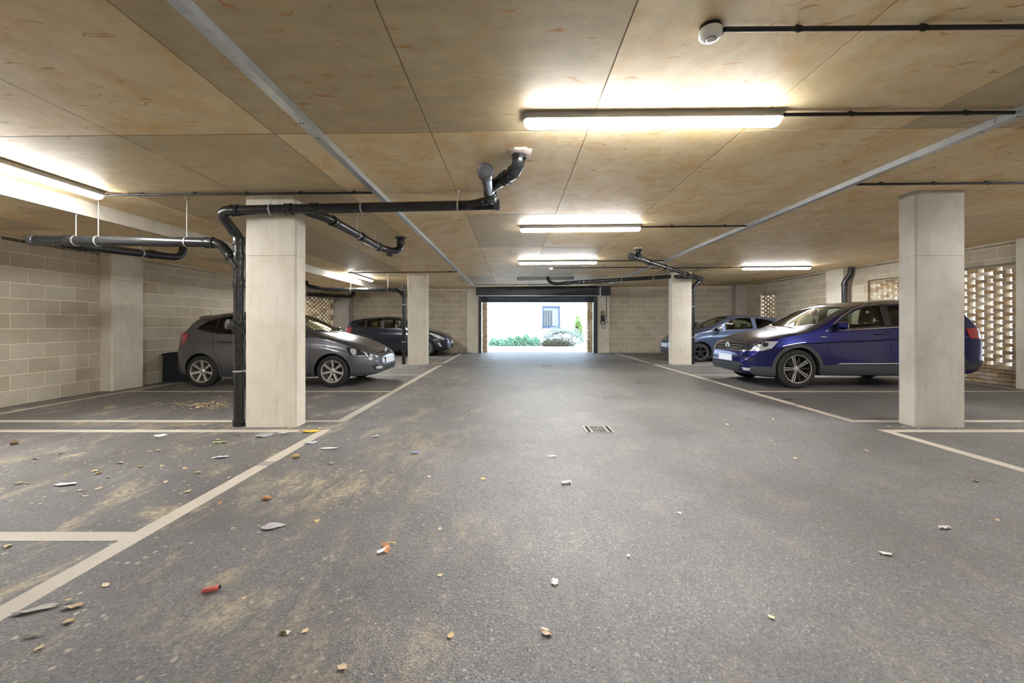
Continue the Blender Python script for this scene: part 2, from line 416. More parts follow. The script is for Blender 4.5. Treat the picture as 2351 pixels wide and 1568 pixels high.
# ------------------------------------------------------------------ brick screens
brk = MB().box(-.1075, .1075, -.051, .051, -.0325, .0325).mesh('brick', BRICK)
def screen(name, face, sgn, d0, d1, z0, z1, solid_to):
    m = MB(); t0, t1 = sorted((face, face+sgn*.102)); root = None
    pads = []; bricks = []; k = 0; z = z0
    while z+.065 <= z1+.001:
        solid = z < solid_to; step = .225 if solid else .32
        u = d0 - step + (k % 2)*step/2
        while u < d1:
            a, b = max(u, d0), min(u+.215, d1)
            if b-a > .04: bricks.append((a, b, z))
            nxt_solid = z+.075 < solid_to
            if solid and nxt_solid or solid: 
                pass
            elif b-a > .1:
                pads.append((a, a+.053, z+.065, z+.075)); pads.append((b-.053, b, z+.065, z+.075))
            u += step
        if solid: pads.append((d0, d1, z-.01, z+.075))
        z += .075; k += 1
    for a, b, c, d in pads:
        i = .008 if d-c > .05 else .012
        m.box(t0+i, t1-i, a, b, c, d)
    w = struct(m.build(name, BMORT))
    for a, b, z in bricks:
        o = link('brick', brk, w, (face+sgn*.051+random.uniform(-.003, .003), (a+b)/2, z+.0325), (0, 0, R(90)))
        o.scale = ((b-a)/.215, 1, 1)
    return w
screen('wall_screen_right', XR+.06, 1, 7.80, 11.22, .375, 2.36, 0)
screen('wall_plinth_right', XR+.06, 1, 7.80, 11.22, .0, .37, 9)
screen('wall_screen_right_far', XR+.06, 1, 15.08, 16.07, .70, 2.33, 0)
screen('wall_screen_left', XL-.02, -1, 13.58, 16.76, .60, 2.17, 0)
screen('wall_plinth_left', XL-.02, -1, 13.58, 16.76, .0, .595, 9)
# outer leaf over the screens
struct(MB().box(XR+.06, XR+.17, 7.2, 11.9, 2.317, 3.0).build('wall_outer_right', BMORT))
struct(MB().box(XR+.06, XR+.17, 14.9, 16.2, 2.267, 3.0).build('wall_outer_right_far', BMORT))
struct(MB().box(XL-.14, XL-.02, 13.4, 17.0, 2.165, 3.0).build('wall_outer_left', BMORT))
# steel lintels over the screens' openings
for x0, x1, y0, y1, z in ((XR+.02, XR+.18, 7.8, 11.25, 2.362), (XL-.16, XL+.03, 13.5, 16.8, 2.172)):
    struct(MB().box(x0, x1, y0, y1, z, z+.008).build('trim_1', DARKMETAL))

# ------------------------------------------------------------------ columns and piers
def column(name, x0, x1, y0, y1, top, label=None, mat=CONC, cham=.018, joint=1.98):
    c = cham; pts = [(x0+c, y0), (x1-c, y0), (x1, y0+c), (x1, y1-c), (x1-c, y1), (x0+c, y1), (x0, y1-c), (x0, y0+c)]
    o = MB().prism(pts, 'z', 0, joint-.003).build(name, mat)
    q = .003; pts2 = [(x+(q if x < (x0+x1)/2 else -q), y+(q if y < (y0+y1)/2 else -q)) for x, y in pts]
    MB().prism(pts2, 'z', joint-.003, joint+.001).build('pour_joint', JOINT, o)
    MB().prism(pts, 'z', joint+.001, top).build('upper_lift', mat, o)
    if label: tag(o, label, 'column')
    else: struct(o)
    return o
column('concrete_column', -3.09, -2.50, 4.82, 5.05, cz(-2.8)+.01, 'pale concrete column with drain stack beside it, behind the yellow wrapper')
column('concrete_column', -3.12, -2.54, 12.35, 12.60, cz(-2.8)+.01, 'pale concrete column with drain stack, in front of the dark navy hatchback')
column('concrete_column', 4.644, 5.22, 4.82, 5.05, cz(5.0)+.01, 'grey concrete column without pipes, in front of the blue SUV', CONC_GREY)
column('concrete_column', 4.68, 5.28, 12.35, 12.60, cz(5.0)+.01, 'pale concrete column with drain stack, in front of the blue-grey three-door hatchback')
column('wall_pier_left', XL-.2, -7.10, 7.40, 8.04, SOFFIT+.01, mat=CONC)
column('wall_pier_left_corner', XL+.05, -6.60, 16.8, DF+.05, SOFFIT+.01, mat=CONC_GREY)
column('wall_pier_right', 9.36, XR+.3, 11.88, 12.52, cz(9.4)+.02, mat=CONC)
column('wall_pier_right_near', 9.36, XR+.3, 7.2, 7.80, cz(9.4)+.02, mat=CONC)
column('wall_pier_right_corner', 9.06, XR+.1, 17.0, DF+.05, cz(9.2)+.02, mat=CONC_GREY)
column('wall_pier_door_left', -1.92, -1.41, DF-.12, DF+.2, cz(-1.6)+.01, mat=CONC)
column('wall_pier_door_right', 3.46, 3.97, DF-.12, DF+.2, cz(3.7)+.01, mat=CONC)

# brick jambs outside the shutter
def jamb(name, x0, x1):
    m = MB().box(x0+.006, x1-.006, DF+.31, DF+.64, 0, 2.5); w = struct(m.build(name, BMORT)); z = 0; k = 0
    while z < 2.35:
        L = x1-x0; cut = L if k % 2 == 0 else L/2-.005
        for c in ([(x0, x1)] if k % 2 == 0 else [(x0, x0+cut), (x1-cut, x1)]):
            o = link('brick', brk, w, ((c[0]+c[1])/2, DF+.351, z+.0325)); o.scale = ((c[1]-c[0])/.215, 1, 1)
        for yy in (0, 1):
            inner = x1 if x0 < 0 else x0
            o = link('brick', brk, w, (inner+(-.05 if x0 < 0 else .05), DF+.45+.16*yy, z+.0325), (0, 0, R(90))); o.scale = (.7, 1, 1)
        z += .075; k += 1
jamb('wall_jamb_left', -1.306, -1.104); jamb('wall_jamb_right', 3.146, 3.367)

# ------------------------------------------------------------------ roller shutter door
sh = empty('roller_shutter', (1.0, DF-.2, 0)); tag(sh, 'rolled-up dark grey roller shutter over the garage exit', 'roller door')
def shp(name, m, mat, smooth=None, par=None):
    o = m.build(name, mat, None, smooth); o.parent = par or sh
    o.matrix_parent_inverse = Matrix.Translation(-Vector(sh.location)) if par is None else Matrix.Identity(4)
    return o
b = shp('housing', MB().prism([(DF-.42, 2.345), (DF-.42, 2.66), (DF-.36, 2.70), (DF-.02, 2.70), (DF-.02, 2.345)], 'x', -1.50, 3.50), DARKMETAL)
shp('housing_lip', MB().box(-1.50, 3.50, DF-.43, DF-.40, 2.325, 2.349), GALV)
for k in range(6):
    shp('slat', MB().prism([(DF-.16, 2.12+k*.068), (DF-.172, 2.154+k*.068), (DF-.16, 2.186+k*.068), (DF-.14, 2.186+k*.068), (DF-.14, 2.12+k*.068)], 'x', -1.33, 3.38), DARKMETAL)
shp('bottom_bar', MB().box(-1.33, 3.38, DF-.18, DF-.12, 2.085, 2.118), DARKMETAL)
for x0, x1 in ((-1.41, -1.304), (3.305, 3.46)):
    g = shp('guide_rail', MB().box(x0, x1, DF-.22, DF-.08, 0, 2.335), DARKMETAL)
    for z in (.3, .95, 1.6, 2.2):
        shp('bolt', MB().lathe([(0, -.012), (.012, -.012), (.014, 0)], ((x0+x1)/2, DF-.22, z), (0, 1, 0), 10), GALV)
shp('motor_cover', MB().box(3.56, 3.95, DF-.42, DF-.14, 2.36, cz(3.7)-.005), DARKMETAL)
shp('end_plate', MB().box(3.50, 3.555, DF-.44, DF-.10, 2.33, 2.71), GALV)
for z in (2.46, 2.56, 2.66): shp('bolt', MB().lathe([(0, -.015), (.016, -.015), (.018, 0)], (3.45, DF-.42, z), (0, 1, 0), 10), GALV)

# shutter controls on the right-hand pier
FY = DF-.12
ct = empty('shutter_control_panel', (3.68, FY, 1.35)); tag(ct, 'black shutter control box with looped cable on the exit pier', 'control box')
def cp(name, m, mat, smooth=None):
    o = m.build(name, mat, None, smooth); o.parent = ct; o.matrix_parent_inverse = Matrix.Translation(-Vector(ct.location)); return o
cp('case', MB().box(3.60, 3.76, FY-.11, FY-.0005, 1.19, 1.56), BLACKPVC)
cp('white_switch', MB().box(3.635, 3.715, FY-.125, FY-.11, 1.215, 1.285), WHITEPL)
cp('key_slot', MB().lathe([(0, -.01), (.012, -.01), (.012, 0)], (3.68, FY-.11, 1.46), (0, 1, 0), 10), GALV)
cp('cable', MB().tube(bend([(3.63, FY-.05, 1.19), (3.64, FY-.05, 1.06), (3.72, FY-.05, .98), (3.80, FY-.05, 1.05), (3.82, FY-.04, 1.2)], .05), .008, 8), BLACKSTEEL, 60)
cp('cable', MB().tube(bend([(3.71, FY-.05, 1.19), (3.70, FY-.05, 1.05), (3.74, FY-.05, 1.0)], .05), .008, 8), BLACKSTEEL, 60)
YEL = plain('amber_plastic', (206, 180, 92), .4); RED = plain('red_plastic', (150, 34, 38), .4)
yb = MB().box(3.62, 3.74, FY-.07, FY-.0005, 1.60, 1.72).build('beacon_box', BLACKPVC); tag(yb, 'small yellow-faced beacon above the black control box', 'beacon')
MB().lathe([(0, -.02), (.03, -.02), (.042, -.01), (.045, 0)], (3.68, FY-.07, 1.66), (0, 1, 0), 20).build('lens', YEL, yb, 50)
sb = MB().box(3.825, 3.925, FY-.06, FY-.0005, 1.20, 1.34).build('stop_button_box', WHITEPL); tag(sb, 'white box with red stop button beside the control box', 'button')
MB().lathe([(0, -.03), (.026, -.03), (.03, -.02), (.028, 0)], (3.875, FY-.06, 1.27), (0, 1, 0), 18).build('button', RED, sb, 50)
vc = MB().tube([(3.845, FY-.015, 1.345), (3.845, FY-.015, 2.33)], .013, 8).build('vertical_conduit', BLACKSTEEL, None, 50); tag(vc, 'black vertical conduit feeding the red stop button', 'conduit')
for z in (1.6, 2.15): MB().box(3.82, 3.87, FY-.03, FY-.001, z, z+.02).build('saddle_clip', BLACKSTEEL, vc)

# ------------------------------------------------------------------ outside
struct(MB().box(-30, 32, -12, 60, -.20, -.16).build('ground_outside', PAVING))
struct(MB().box(-30, 32, DF+.35, 60, -.16, -.005).build('ground_forecourt', PAVING))
bl = empty('rendered_building', (2, 29, 0)); tag(bl, 'white rendered building with a grey window beyond the exit', 'building')
def bp(name, m, mat, par=None):
    o = m.build(name, mat, None); o.parent = par or bl
    if par is None: o.matrix_parent_inverse = Matrix.Translation(-Vector(bl.location))
    return o
bm_ = MB()
wx0, wx1, wz0, wz1 = 2.02, 3.27, .95, 2.44
for a, b_, c, d in rects_minus(-12, 16, -.1, 6, [(wx0, wx1, wz0, wz1)]): bm_.box(a, b_, 29, 29.35, c, d)
bp('wall', bm_, RENDER)
WFR = plain('grey_window_frame', (92, 100, 120), .4); BLIND = plain('blind_slat', (150, 156, 170), .6); ROOMDK = plain('dark_room', (20, 22, 26), .7)
wf = bp('window', MB().box(wx0, wx0+.09, 29.1, 29.2, wz0, wz1).box(wx1-.09, wx1, 29.1, 29.2, wz0, wz1).box(wx0+.09, wx1-.09, 29.1, 29.2, wz0, wz0+.09).box(wx0+.09, wx1-.09, 29.1, 29.2, wz1-.12, wz1), WFR)
for k in range(9):
    x = wx0+.13+k*.115; MB().box(x, x+(.06 if k < 5 else .105), 29.2, 29.206, wz0+.1, wz1-.28).build('blind_slat', BLIND, None).parent = wf
bp('blind_rail', MB().box(wx0+.1, wx1-.1, 29.19, 29.23, wz1-.30, wz1-.13), BLIND)
bp('room_back', MB().box(wx0-.1, wx1+.1, 29.36, 29.40, wz0-.1, wz1+.1), ROOMDK)
bp('sill', MB().box(wx0-.06, wx1+.06, 28.93, 29.1, wz0-.06, wz0), WFR)

def leafmat(name, c0, c1):
    m = NT(name); p = m.pos(src='World'); m.color(m.mix(lin(c0), lin(c1), m.ramp(m.noise(p, 9, 3), [(.35, (0,0,0)), (.65, (1,1,1))]))).set(Roughness=.7); return m.m
def shrub(name, label, c, rx, ry, rz, n, mat, size=.05, cat='shrub', group=None, core=None):
    rnd = random.Random(hash(label) % 9999 if False else len(label)*7+int(c[0]*100)); m = MB(); cx, cy, c0 = c
    for _ in range(n):
        t, u = rnd.uniform(0, 2*math.pi), rnd.uniform(.0, 1)
        k = rnd.uniform(.72, 1.05); el = math.asin(u)
        p = Vector((cx+rx*k*math.cos(t)*math.cos(el), cy+ry*k*math.sin(t)*math.cos(el), c0+rz*k*math.sin(el)+.02))
        a = Vector((rnd.gauss(0,1), rnd.gauss(0,1), rnd.gauss(0,1)+.6)).normalized(); b_ = a.orthogonal().normalized()
        s_ = size*rnd.uniform(.6, 1.4)
        m.add([p-b_*s_*.4, p+a*s_*.9-b_*0, p+b_*s_*.4, p-a*s_*.9], [(0, 1, 2, 3)])
    o = m.build(name, mat); tag(o, label, cat, group)
    cm = MB(); prof = [(.001, rz*.72), (rx*.35, rz*.66), (rx*.6, rz*.48), (rx*.72, rz*.2), (rx*.74, 0)]
    cm.lathe(prof, (0, 0, 0), (0, 0, 1), 14); cm.v = [(cx+x, cy+y*ry/rx, c0+z) for x, y, z in cm.v]
    cm.build('inner_twigs', core or mat, o)
    return o
LG = leafmat('low_hedge_leaf', (96, 140, 108), (146, 182, 148)); LG2 = leafmat('grey_green_leaf', (120, 134, 124), (160, 170, 160))  # low hedge leaf colour lightened to carry the overexposed daylight outside
LG3 = leafmat('fresh_leaf', (110, 150, 60), (150, 180, 90)); LG4 = leafmat('dark_leaf', (60, 62, 44), (100, 96, 66)); LG5 = leafmat('pale_leaf', (176, 190, 176), (206, 216, 206))
TWIG = plain('twig_brown', (70, 60, 44), .9)
for i, (px, w, h) in enumerate(((1134, .85, .40), (1152, .8, .34), (1171, .85, .44), (1190, .85, .52), (1209, .85, .60), (1229, .85, .46))):
    x, d = (px-CX)*23.0/F, 23.0
    shrub('low_shrub', ['leafy green shrub at the outer end of the bed outside', 'lowest sparse green shrub in the bed outside', 'rounded green shrub mid-bed outside', 'bushy green shrub next to the tallest one outside', 'tallest green shrub of the low row outside', 'green shrub touching the dark undergrowth outside'][i], (x, d, 0), w*.33, .35, h, 800, LG, .06, group='shrubs in the bed outside', core=TWIG)
x = (1245-CX)*22.6/F
shrub('low_shrub', 'dark brownish low plant below the pale shrubs outside', (x+.75, 22.4, 0), .95, .26, .36, 800, LG4, .06, group='shrubs in the bed outside', core=TWIG)
shrub('pale_shrub', 'pale whitish shrub in front of the grey-green mound outside', (x+1.25, 23.75, 0), 1.0, .35, .62, 1000, LG5, .06, group='shrubs in the bed outside', core=TWIG)
shrub('mound_shrub', 'grey-green mounded shrub under the building window outside', (3.05, 25.4, 0), 1.4, .7, 1.05, 1700, LG2, .07, group='shrubs in the bed outside', core=TWIG)
shrub('climbing_plant', 'tall light green climber against the white building', (4.25, 27.2, -.005), .34, .34, 1.95, 800, LG3, .07, 'plant', core=TWIG)
# ================================================================== SERVICES
def part(root, name, m, mat, smooth=None):
    o = m.build(name, mat, None, smooth); o.parent = root
    o.matrix_parent_inverse = root.matrix_basis.inverted(); return o

# ------------------------------------------------------------------ batten lights
def stadium(hw, hl, r, n=6):
    pts = []
    for cx_, cy_, a0 in ((hl-r, hw-r, 0), (-hl+r, hw-r, 90), (-hl+r, -hw+r, 180), (hl-r, -hw+r, 270)):
        for k in range(n+1):
            a = R(a0+90*k/n); pts.append((cx_+r*math.cos(a), cy_+r*math.sin(a)))
    return pts
def batten_meshes():
    b = MB().prism(stadium(.060, .925, .04), 'z', -.046, 0).mesh('batten_body', GREYPL, 40)
    d = MB(); rings = []; N = len(stadium(.05, .9, .04))
    for z, hw, hl in ((-.044, .049, .917), (-.056, .0505, .919), (-.074, .046, .914), (-.087, .034, .90), (-.092, .015, .88)):
        rings.append([(x, y, z) for x, y in stadium(hw, hl, min(.045, hw*.9))])
    vs = [p for r_ in rings for p in r_]; fs = [(i*N+k, i*N+(k+1) % N, (i+1)*N+(k+1) % N, (i+1)*N+k) for i in range(len(rings)-1) for k in range(N)]
    fs += [tuple((len(rings)-1)*N+k for k in range(N)), tuple(range(N))[::-1]]
    d.add(vs, fs); dm = d.mesh('batten_diffuser', LIT, 50); du = dm.copy(); du.materials.clear(); du.materials.append(UNLIT)
    return b, dm, du
BB, BD, BDU = batten_meshes()
def batten(x, y, label, rotz=0, lit=True):
    o = link('batten_light', BB, None, (x, y, cz(x)-.001), (0, -math.atan(TILT) if not rotz else 0, rotz)); tag(o, label, 'light', 'batten lights on the ceiling')
    link('diffuser', BD if lit else BDU, o)
    return o
batten(1.00, 3.006, 'lit batten light over the aisle, above the white-foamed pipe outlet')
batten(1.03, 6.41, 'lit batten light over the aisle, second towards the exit')
batten(1.06, 9.90, 'lit batten light over the aisle, third towards the exit')
batten(1.05, 13.55, 'unlit batten light over the aisle, last before the exit', lit=False)
batten(7.12, 11.31, 'lit batten light over the blue SUV and the blue-grey hatchback')
batten(7.12, 3.70, 'lit batten light over the bay before the grey concrete column')
batten(-4.55, 3.70, 'lit batten light lying along the ceiling step, over the littered bay', R(90))
batten(-4.58, 12.65, 'lit batten light along the ceiling step, over the dark navy hatchback', R(90))
batten(1.00, -3.90, 'lit batten light over the aisle, farthest from the exit')

# ------------------------------------------------------------------ galvanised trunking
def trunking(x0, x1, label):
    t = empty('cable_trunking', (x0, DB+.1, cz(x0)-.05)); tag(t, label, 'cable trunking', 'galvanised cable trunking')
    y = DB+.1
    while y < DF-.9:
        e = min(y+3.0, DF-.9); zc = (cz(x0)+cz(x1))/2
        part(t, 'length', MB().box(x0, x1, y+.002, e-.002, zc-.052, zc+.004), GALV)
        part(t, 'lid', MB().box(x0-.002, x1+.002, y+.002, e-.002, zc-.0545, zc-.050), GALV)
        for dy in (-.12, .12):
            for dx in (.3, .7):
                if y > DB+.2: part(t, 'screw', MB().lathe([(0, -.003), (.006, -.002), (.007, 0)], (x0+(x1-x0)*dx, y+dy, zc-.0545), (0, 0, 1), 8), BLACKSTEEL)
        y = e
trunking(-1.535, -1.475, 'galvanised cable trunking along the ceiling, crossing above the black drain pipe')
trunking(3.575, 3.64, 'galvanised cable trunking along the ceiling, on the blue SUV side of the aisle')

# ------------------------------------------------------------------ black conduits
def conduit(x0, x1, d, label, pitch=.62):
    z = lambda x: cz(x)-.030
    o = MB().tube([(x0, d, z(x0)), (x1, d, z(x1))], .0125, 10).build('conduit', BLACKSTEEL, None, 60); tag(o, label, 'conduit', 'black surface conduits on the ceiling')
    n = max(1, int((x1-x0)/pitch))
    for k in range(n):
        x = x0 + (k+.6)*(x1-x0)/n
        m = MB().lathe([(.0165, -.008), (.0165, .008)], (x, d, z(x)), (1, 0, 0), 12).box(x-.008, x+.008, d+.012, d+.045, z(x)+.018, z(x)+.030).lathe([(0, -.004), (.012, -.004), (.012, .012)], (x, d+.035, z(x)+.022), (0, 0, 1), 10)
        m.build('saddle_clip', BLACKSTEEL, o)
    return o
conduit(1.06, 3.572, 2.10, 'black ceiling conduit feeding the round white detector near the first batten')
conduit(1.915, 3.56, 2.97, 'black ceiling conduit from the first aisle batten to the trunking')
conduit(1.95, 3.575, 6.40, 'black ceiling conduit from the second aisle batten to the trunking', .8)
conduit(1.98, 3.575, 9.88, 'black ceiling conduit from the third aisle batten to the trunking', .8)
conduit(1.06, 3.575, 11.05, 'black ceiling conduit feeding the far round white detector', .8)
conduit(3.64, 6.20, 11.28, 'black ceiling conduit to the batten above the blue-grey hatchback', .8)
conduit(3.64, 9.3, 4.50, 'black ceiling conduit crossing in front of the grey concrete column', .55)
conduit(-4.50, -1.535, 4.635, 'black ceiling conduit from the step-side batten to the trunking', .5)
conduit(-4.55, -1.535, 11.66, 'black ceiling conduit to the batten above the dark navy hatchback', .6)
conduit(-1.47, 3.575, 15.55, 'black ceiling conduit just inside the roller shutter', .9)

# ------------------------------------------------------------------ detectors
def detector(x, d, label):
    z = cz(x)
    o = MB().lathe([(0, -.02), (.052, -.02), (.052, 0), (0, 0)], (x, d, z-.001), (0, 0, 1), 28).build('ceiling_detector', BLACKSTEEL, None, 40); tag(o, label, 'detector', 'round ceiling detectors')
    MB().lathe([(0, -.066), (.03, -.0655), (.045, -.062), (.0545, -.052), (.0565, -.038), (.055, -.0205), (0, -.0205)], (x, d, z), (0, 0, 1), 32).build('cover', WHITEPL, o, 50)
    MB().lathe([(0, -.0785), (.016, -.0775), (.022, -.072), (.024, -.063)], (x, d, z), (0, 0, 1), 24).build('lens', WHITEPL, o, 50)
    MB().lathe([(.0245, -.067), (.0275, -.0668), (.0275, -.06)], (x, d, z), (0, 0, 1), 24).build('ring', BLACKPVC, o, 50)
    MB().box(x+.035, x+.066, d+.0, d+.05, z-.035, z-.001).build('gland', BLACKSTEEL, o)
detector(1.00, 2.12, 'round white detector on the ceiling before the first aisle batten')
detector(1.00, 11.05, 'small round white detector on the ceiling by the third aisle batten')

# ------------------------------------------------------------------ drainage pipework
PR = .055
def pipe(root, name, pts, rad=.10, r=PR, mat=BLACKPVC, n=20):
    return part(root, name, MB().tube(bend(pts, rad), r, n), mat, 50)
def coupler(root, p, axis, L=.10, r=PR+.008):
    a = Vector(axis).normalized(); 
    c = part(root, 'coupler', MB().lathe([(PR-.002, -L/2), (r-.002, -L/2), (r, -L/2+.008), (r, L/2-.008), (r-.002, L/2), (PR-.002, L/2)], p, a, 24), BLACKPVC, 40)
    for s_ in (-1, 1):
        part(root, 'seal_ring', MB().lathe([(PR-.001, s_*L/2), (r+.003, s_*(L/2-.004)), (r+.003, s_*(L/2-.012)), (PR, s_*(L/2-.014))], p, a, 24), RUBBER, 40)
def hanger(root, p, axis, top):
    p = Vector(p)
    part(root, 'hanger_rod', MB().tube([(p.x, p.y, p.z+PR+.006), (p.x, p.y, top)], .0055, 8), ROD, 60)
    part(root, 'pipe_ring', MB().lathe([(PR+.002, -.008), (PR+.006, -.008), (PR+.006, .008), (PR+.002, .008)], p, axis, 24), ROD, 40)
    part(root, 'ceiling_foot', MB().lathe([(0, -.012), (.016, -.012), (.018, 0)], (p.x, p.y, top), (0, 0, 1), 10), ROD)
def bracket(root, x, y, z, tox, toy):
    part(root, 'wall_bracket', MB().lathe([(PR+.001, -.009), (PR+.006, -.009), (PR+.006, .009), (PR+.001, .009)], (x, y, z), (0, 0, 1), 20).tube([(x+(PR+.004)*(1 if tox > x else -1 if tox < x else 0), y+(PR+.004)*(1 if toy > y else -1 if toy < y else 0), z), (tox, toy, z)], .007, 8), ROD, 40)
def cap(root, p, axis, r=PR+.012, L=.07):
    part(root, 'access_cap', MB().lathe([(0, L), (r-.02, L), (r-.015, L-.006), (r-.006, L-.002), (r, L-.008), (r, 0), (PR-.002, -.01)], p, axis, 28), BLACKPVC2, 40)

# --- pipework hung from the ceiling by the near left column
P = empty('drain_pipework', (-3.21, 4.90, 0)); tag(P, 'black drain pipework on the column by the leaf pile, hung under the ceiling', 'drain pipe', 'black drain pipework')
SX, SY = -3.21, 4.895
pipe(P, 'stack', [(SX, SY, 0), (SX, SY, 2.12)])
coupler(P, (SX, SY, .04), (0, 0, 1), .06)
for z in (1.98, 1.66, 1.21, 1.03): coupler(P, (SX, SY, z), (0, 0, 1), .09)
for z in (1.63, .64): bracket(P, SX, SY, z, -3.09, SY)
AY = 4.70
AL, AR = Vector((-3.30, AY, 2.463)), Vector((-.24, AY, 2.530))
aq = lambda x: AL.lerp(AR, (x-AL.x)/(AR.x-AL.x))
pipe(P, 'offset_bend', [(SX, SY, 2.10), (SX, SY, 2.20), aq(-3.30)+Vector((-.01, 0, .0)), aq(-3.05)], .13)
part(P, 'bend_rib', MB().tube([(SX-.045, SY-.08, 2.27), (SX+.02, SY-.05, 2.15)], .010, 6), BLACKPVC)
coupler(P, (SX, SY-.005, 2.16), (0, 0, 1), .10)
pipe(P, 'branch_pipe', [aq(-3.10), aq(-.22)])
for x in (-3.12, -2.52, -2.23): coupler(P, aq(x), AR-AL, .085)
for x in (-2.72, -1.70, -.62): hanger(P, aq(x), AR-AL, cz(x))
bx = -.235
pipe(P, 'swept_tee', [aq(-.62), aq(-.45), Vector((-.30, AY-.02, 2.56)), Vector((bx, AY-.15, 2.555))], .12)
pipe(P, 'tee_end', [aq(-.45), aq(-.20)]); cap(P, aq(-.20), (1, 0, 0), PR+.006, .05)
pipe(P, 'riser_branch', [(bx, AY-.10, 2.552), (bx-.002, 3.66, 2.50)])
coupler(P, (bx, AY-.30, 2.542), (0, 1, -.05)); coupler(P, (bx, AY-.44, 2.534), (0, 1, -.05), .06)
cap(P, (bx-.002, 3.66, 2.50), (0, -1, 0), PR+.014, .10)
pipe(P, 'ceiling_bend', [(bx, 4.13, 2.53), (-.12, 3.93, 2.535), (-.0, 3.72, 2.53), (.045, 3.66, 2.58), (.052, 3.64, cz(0)+.01)], .09)
coupler(P, (.052, 3.64, 2.655), (0, 0, 1), .06); coupler(P, (-.07, 3.845, 2.533), (.5, -.85, 0), .07); coupler(P, (.005, 3.72, 2.545), (.5, -.75, .3), .03, PR+.004)
def foam_patch(x, y, sx, sy, label, seed):
    rn = random.Random(seed); n = 22; m = MB(); vs = []
    for z, k in ((cz(x)-.0005, 1.0), (cz(x)-.016, .93), (cz(x)-.028, .62)):
        for i in range(n):
            a = 2*math.pi*i/n; q = rn.uniform(.8, 1.15); ca, sa = math.cos(a), math.sin(a)
            den = max(abs(ca), abs(sa)); f = .7+.3/den if den else 1
            vs.append((x+sx*ca*q*f*k, y+sy*sa*q*f*k, z+rn.uniform(-.006, .002)*(k < 1)))
    fs = [(j*n+i, j*n+(i+1) % n, (j+1)*n+(i+1) % n, (j+1)*n+i) for j in range(2) for i in range(n)] + [tuple(2*n+i for i in range(n))]
    o = m.add(vs, fs).build('firestop_foam', FOAM, None, 40); tag(o, label, 'sealant')
foam_patch(.06, 3.64, .105, .10, 'pinkish white foam seal around the pipe outlet before the aisle batten', 3)
# branch running away to a ceiling outlet
cs = aq(-2.36)
pipe(P, 'long_branch', [cs+Vector((-.02, .0, 0)), (-2.20, 4.98, 2.448), (-2.13, 6.75, 2.415), (-2.00, 7.02, 2.41), (-1.93, 7.14, 2.47), (-1.925, 7.16, cz(-1.9)+.01)], .13)
for d in (5.10, 5.95, 6.62): coupler(P, (-2.20+(d-4.98)*.0395, d, 2.446-(d-4.98)*.0187), (.04, 1, -.018), .09)
for d in (5.80, 6.50): hanger(P, (-2.20+(d-4.98)*.0395, d, 2.446-(d-4.98)*.0187), (.04, 1, 0), cz(-2.1))
coupler(P, (-1.925, 7.16, 2.60), (0, 0, 1), .10)
part(P, 'ceiling_collar', MB().lathe([(0, -.012), (.10, -.012), (.11, 0), (0, 0)], (-1.925, 7.16, cz(-1.925)), (0, 0, 1), 24), DARKMETAL)
cap(P, (-2.05, 6.98, 2.40), (-.2, .3, -1), PR+.004, .075)
# low branch under the ceiling step
DY = 4.86
dq = lambda x: Vector((x, DY, 2.135 + (x+3.4)*-.014))
pipe(P, 'low_branch', [(SX, SY-.01, 1.84), (SX-.10, SY-.01, 1.99), (SX-.20, DY, 2.135), (SX-.40, DY, 2.14), dq(-5.55)], .09)
coupler(P, (SX-.09, SY-.015, 1.985), (-.7, 0, 1), .06); coupler(P, dq(-3.52), (1, 0, 0), .10); coupler(P, dq(-5.16), (1, 0, 0), .09); cap(P, dq(-5.55), (-1, 0, 0), PR+.008, .06)
hanger(P, dq(-4.82), (1, 0, 0), cz(-4.8)); hanger(P, dq(-3.79), (1, 0, 0), cz(-3.8)); hanger(P, dq(-5.08), (1, 0, 0), SOFFIT)
pipe(P, 'soffit_branch', [dq(-5.36), (-5.37, 5.02, 2.15), (-5.34, 6.45, 2.235), (-5.33, 6.62, 2.25), (-5.31, 6.72, 2.32), (-5.31, 6.74, SOFFIT+.02)], .10)
for d in (5.2, 6.2): coupler(P, (-5.36, d, 2.155+(d-5.02)*.06), (0, 1, .06), .07)
hanger(P, (-5.345, 6.0, 2.208), (0, 1, .06), SOFFIT)
# access branch on the stack
part(P, 'access_branch', MB().tube(bend([(SX, SY, 1.09), (SX-.02, SY-.03, 1.16), (SX-.05, SY-.075, 1.185)], .03), PR-.004, 18), BLACKPVC, 50)
cap(P, (SX-.05, SY-.07, 1.185), (-.6, -.8, .1), PR+.004, .045)

# --- pipework on the far left column
Q = empty('drain_pipework', (-3.27, 12.42, 0)); tag(Q, 'black drain pipework on the column before the dark navy hatchback', 'drain pipe', 'black drain pipework')
qx, qy = -3.245, 12.42
pipe(Q, 'stack', [(qx, qy, 0), (qx, qy, 2.27)]); cap(Q, (qx, qy, 2.27), (0, 0, 1), PR+.008, .05)
for z in (2.02, 1.14, .85): coupler(Q, (qx, qy, z), (0, 0, 1), .10)
for z in (1.76, .66): bracket(Q, qx, qy, z, -3.12, qy)
pipe(Q, 'branch_pipe', [(qx, qy, 2.0), (qx-.12, qy-.02, 2.17), (qx-.30, qy-.04, 2.20), (-5.55, 12.35, 2.215), (-5.85, 12.33, 2.27), (-6.05, 12.32, 2.30), (-6.12, 12.32, SOFFIT+.02)], .10)
coupler(Q, (-3.50, 12.38, 2.20), (1, 0, 0), .16); coupler(Q, (-5.3, 12.36, 2.215), (1, 0, 0), .1)
for x in (-5.75, -5.85, -5.95): coupler(Q, (x, 12.33, 2.25-(x+5.75)*.2), (1, 0, -.2), .06)
for x in (-4.80, -3.70): hanger(Q, (x, 12.365, 2.207), (1, 0, 0), cz(x) if x > STEP_X else SOFFIT)
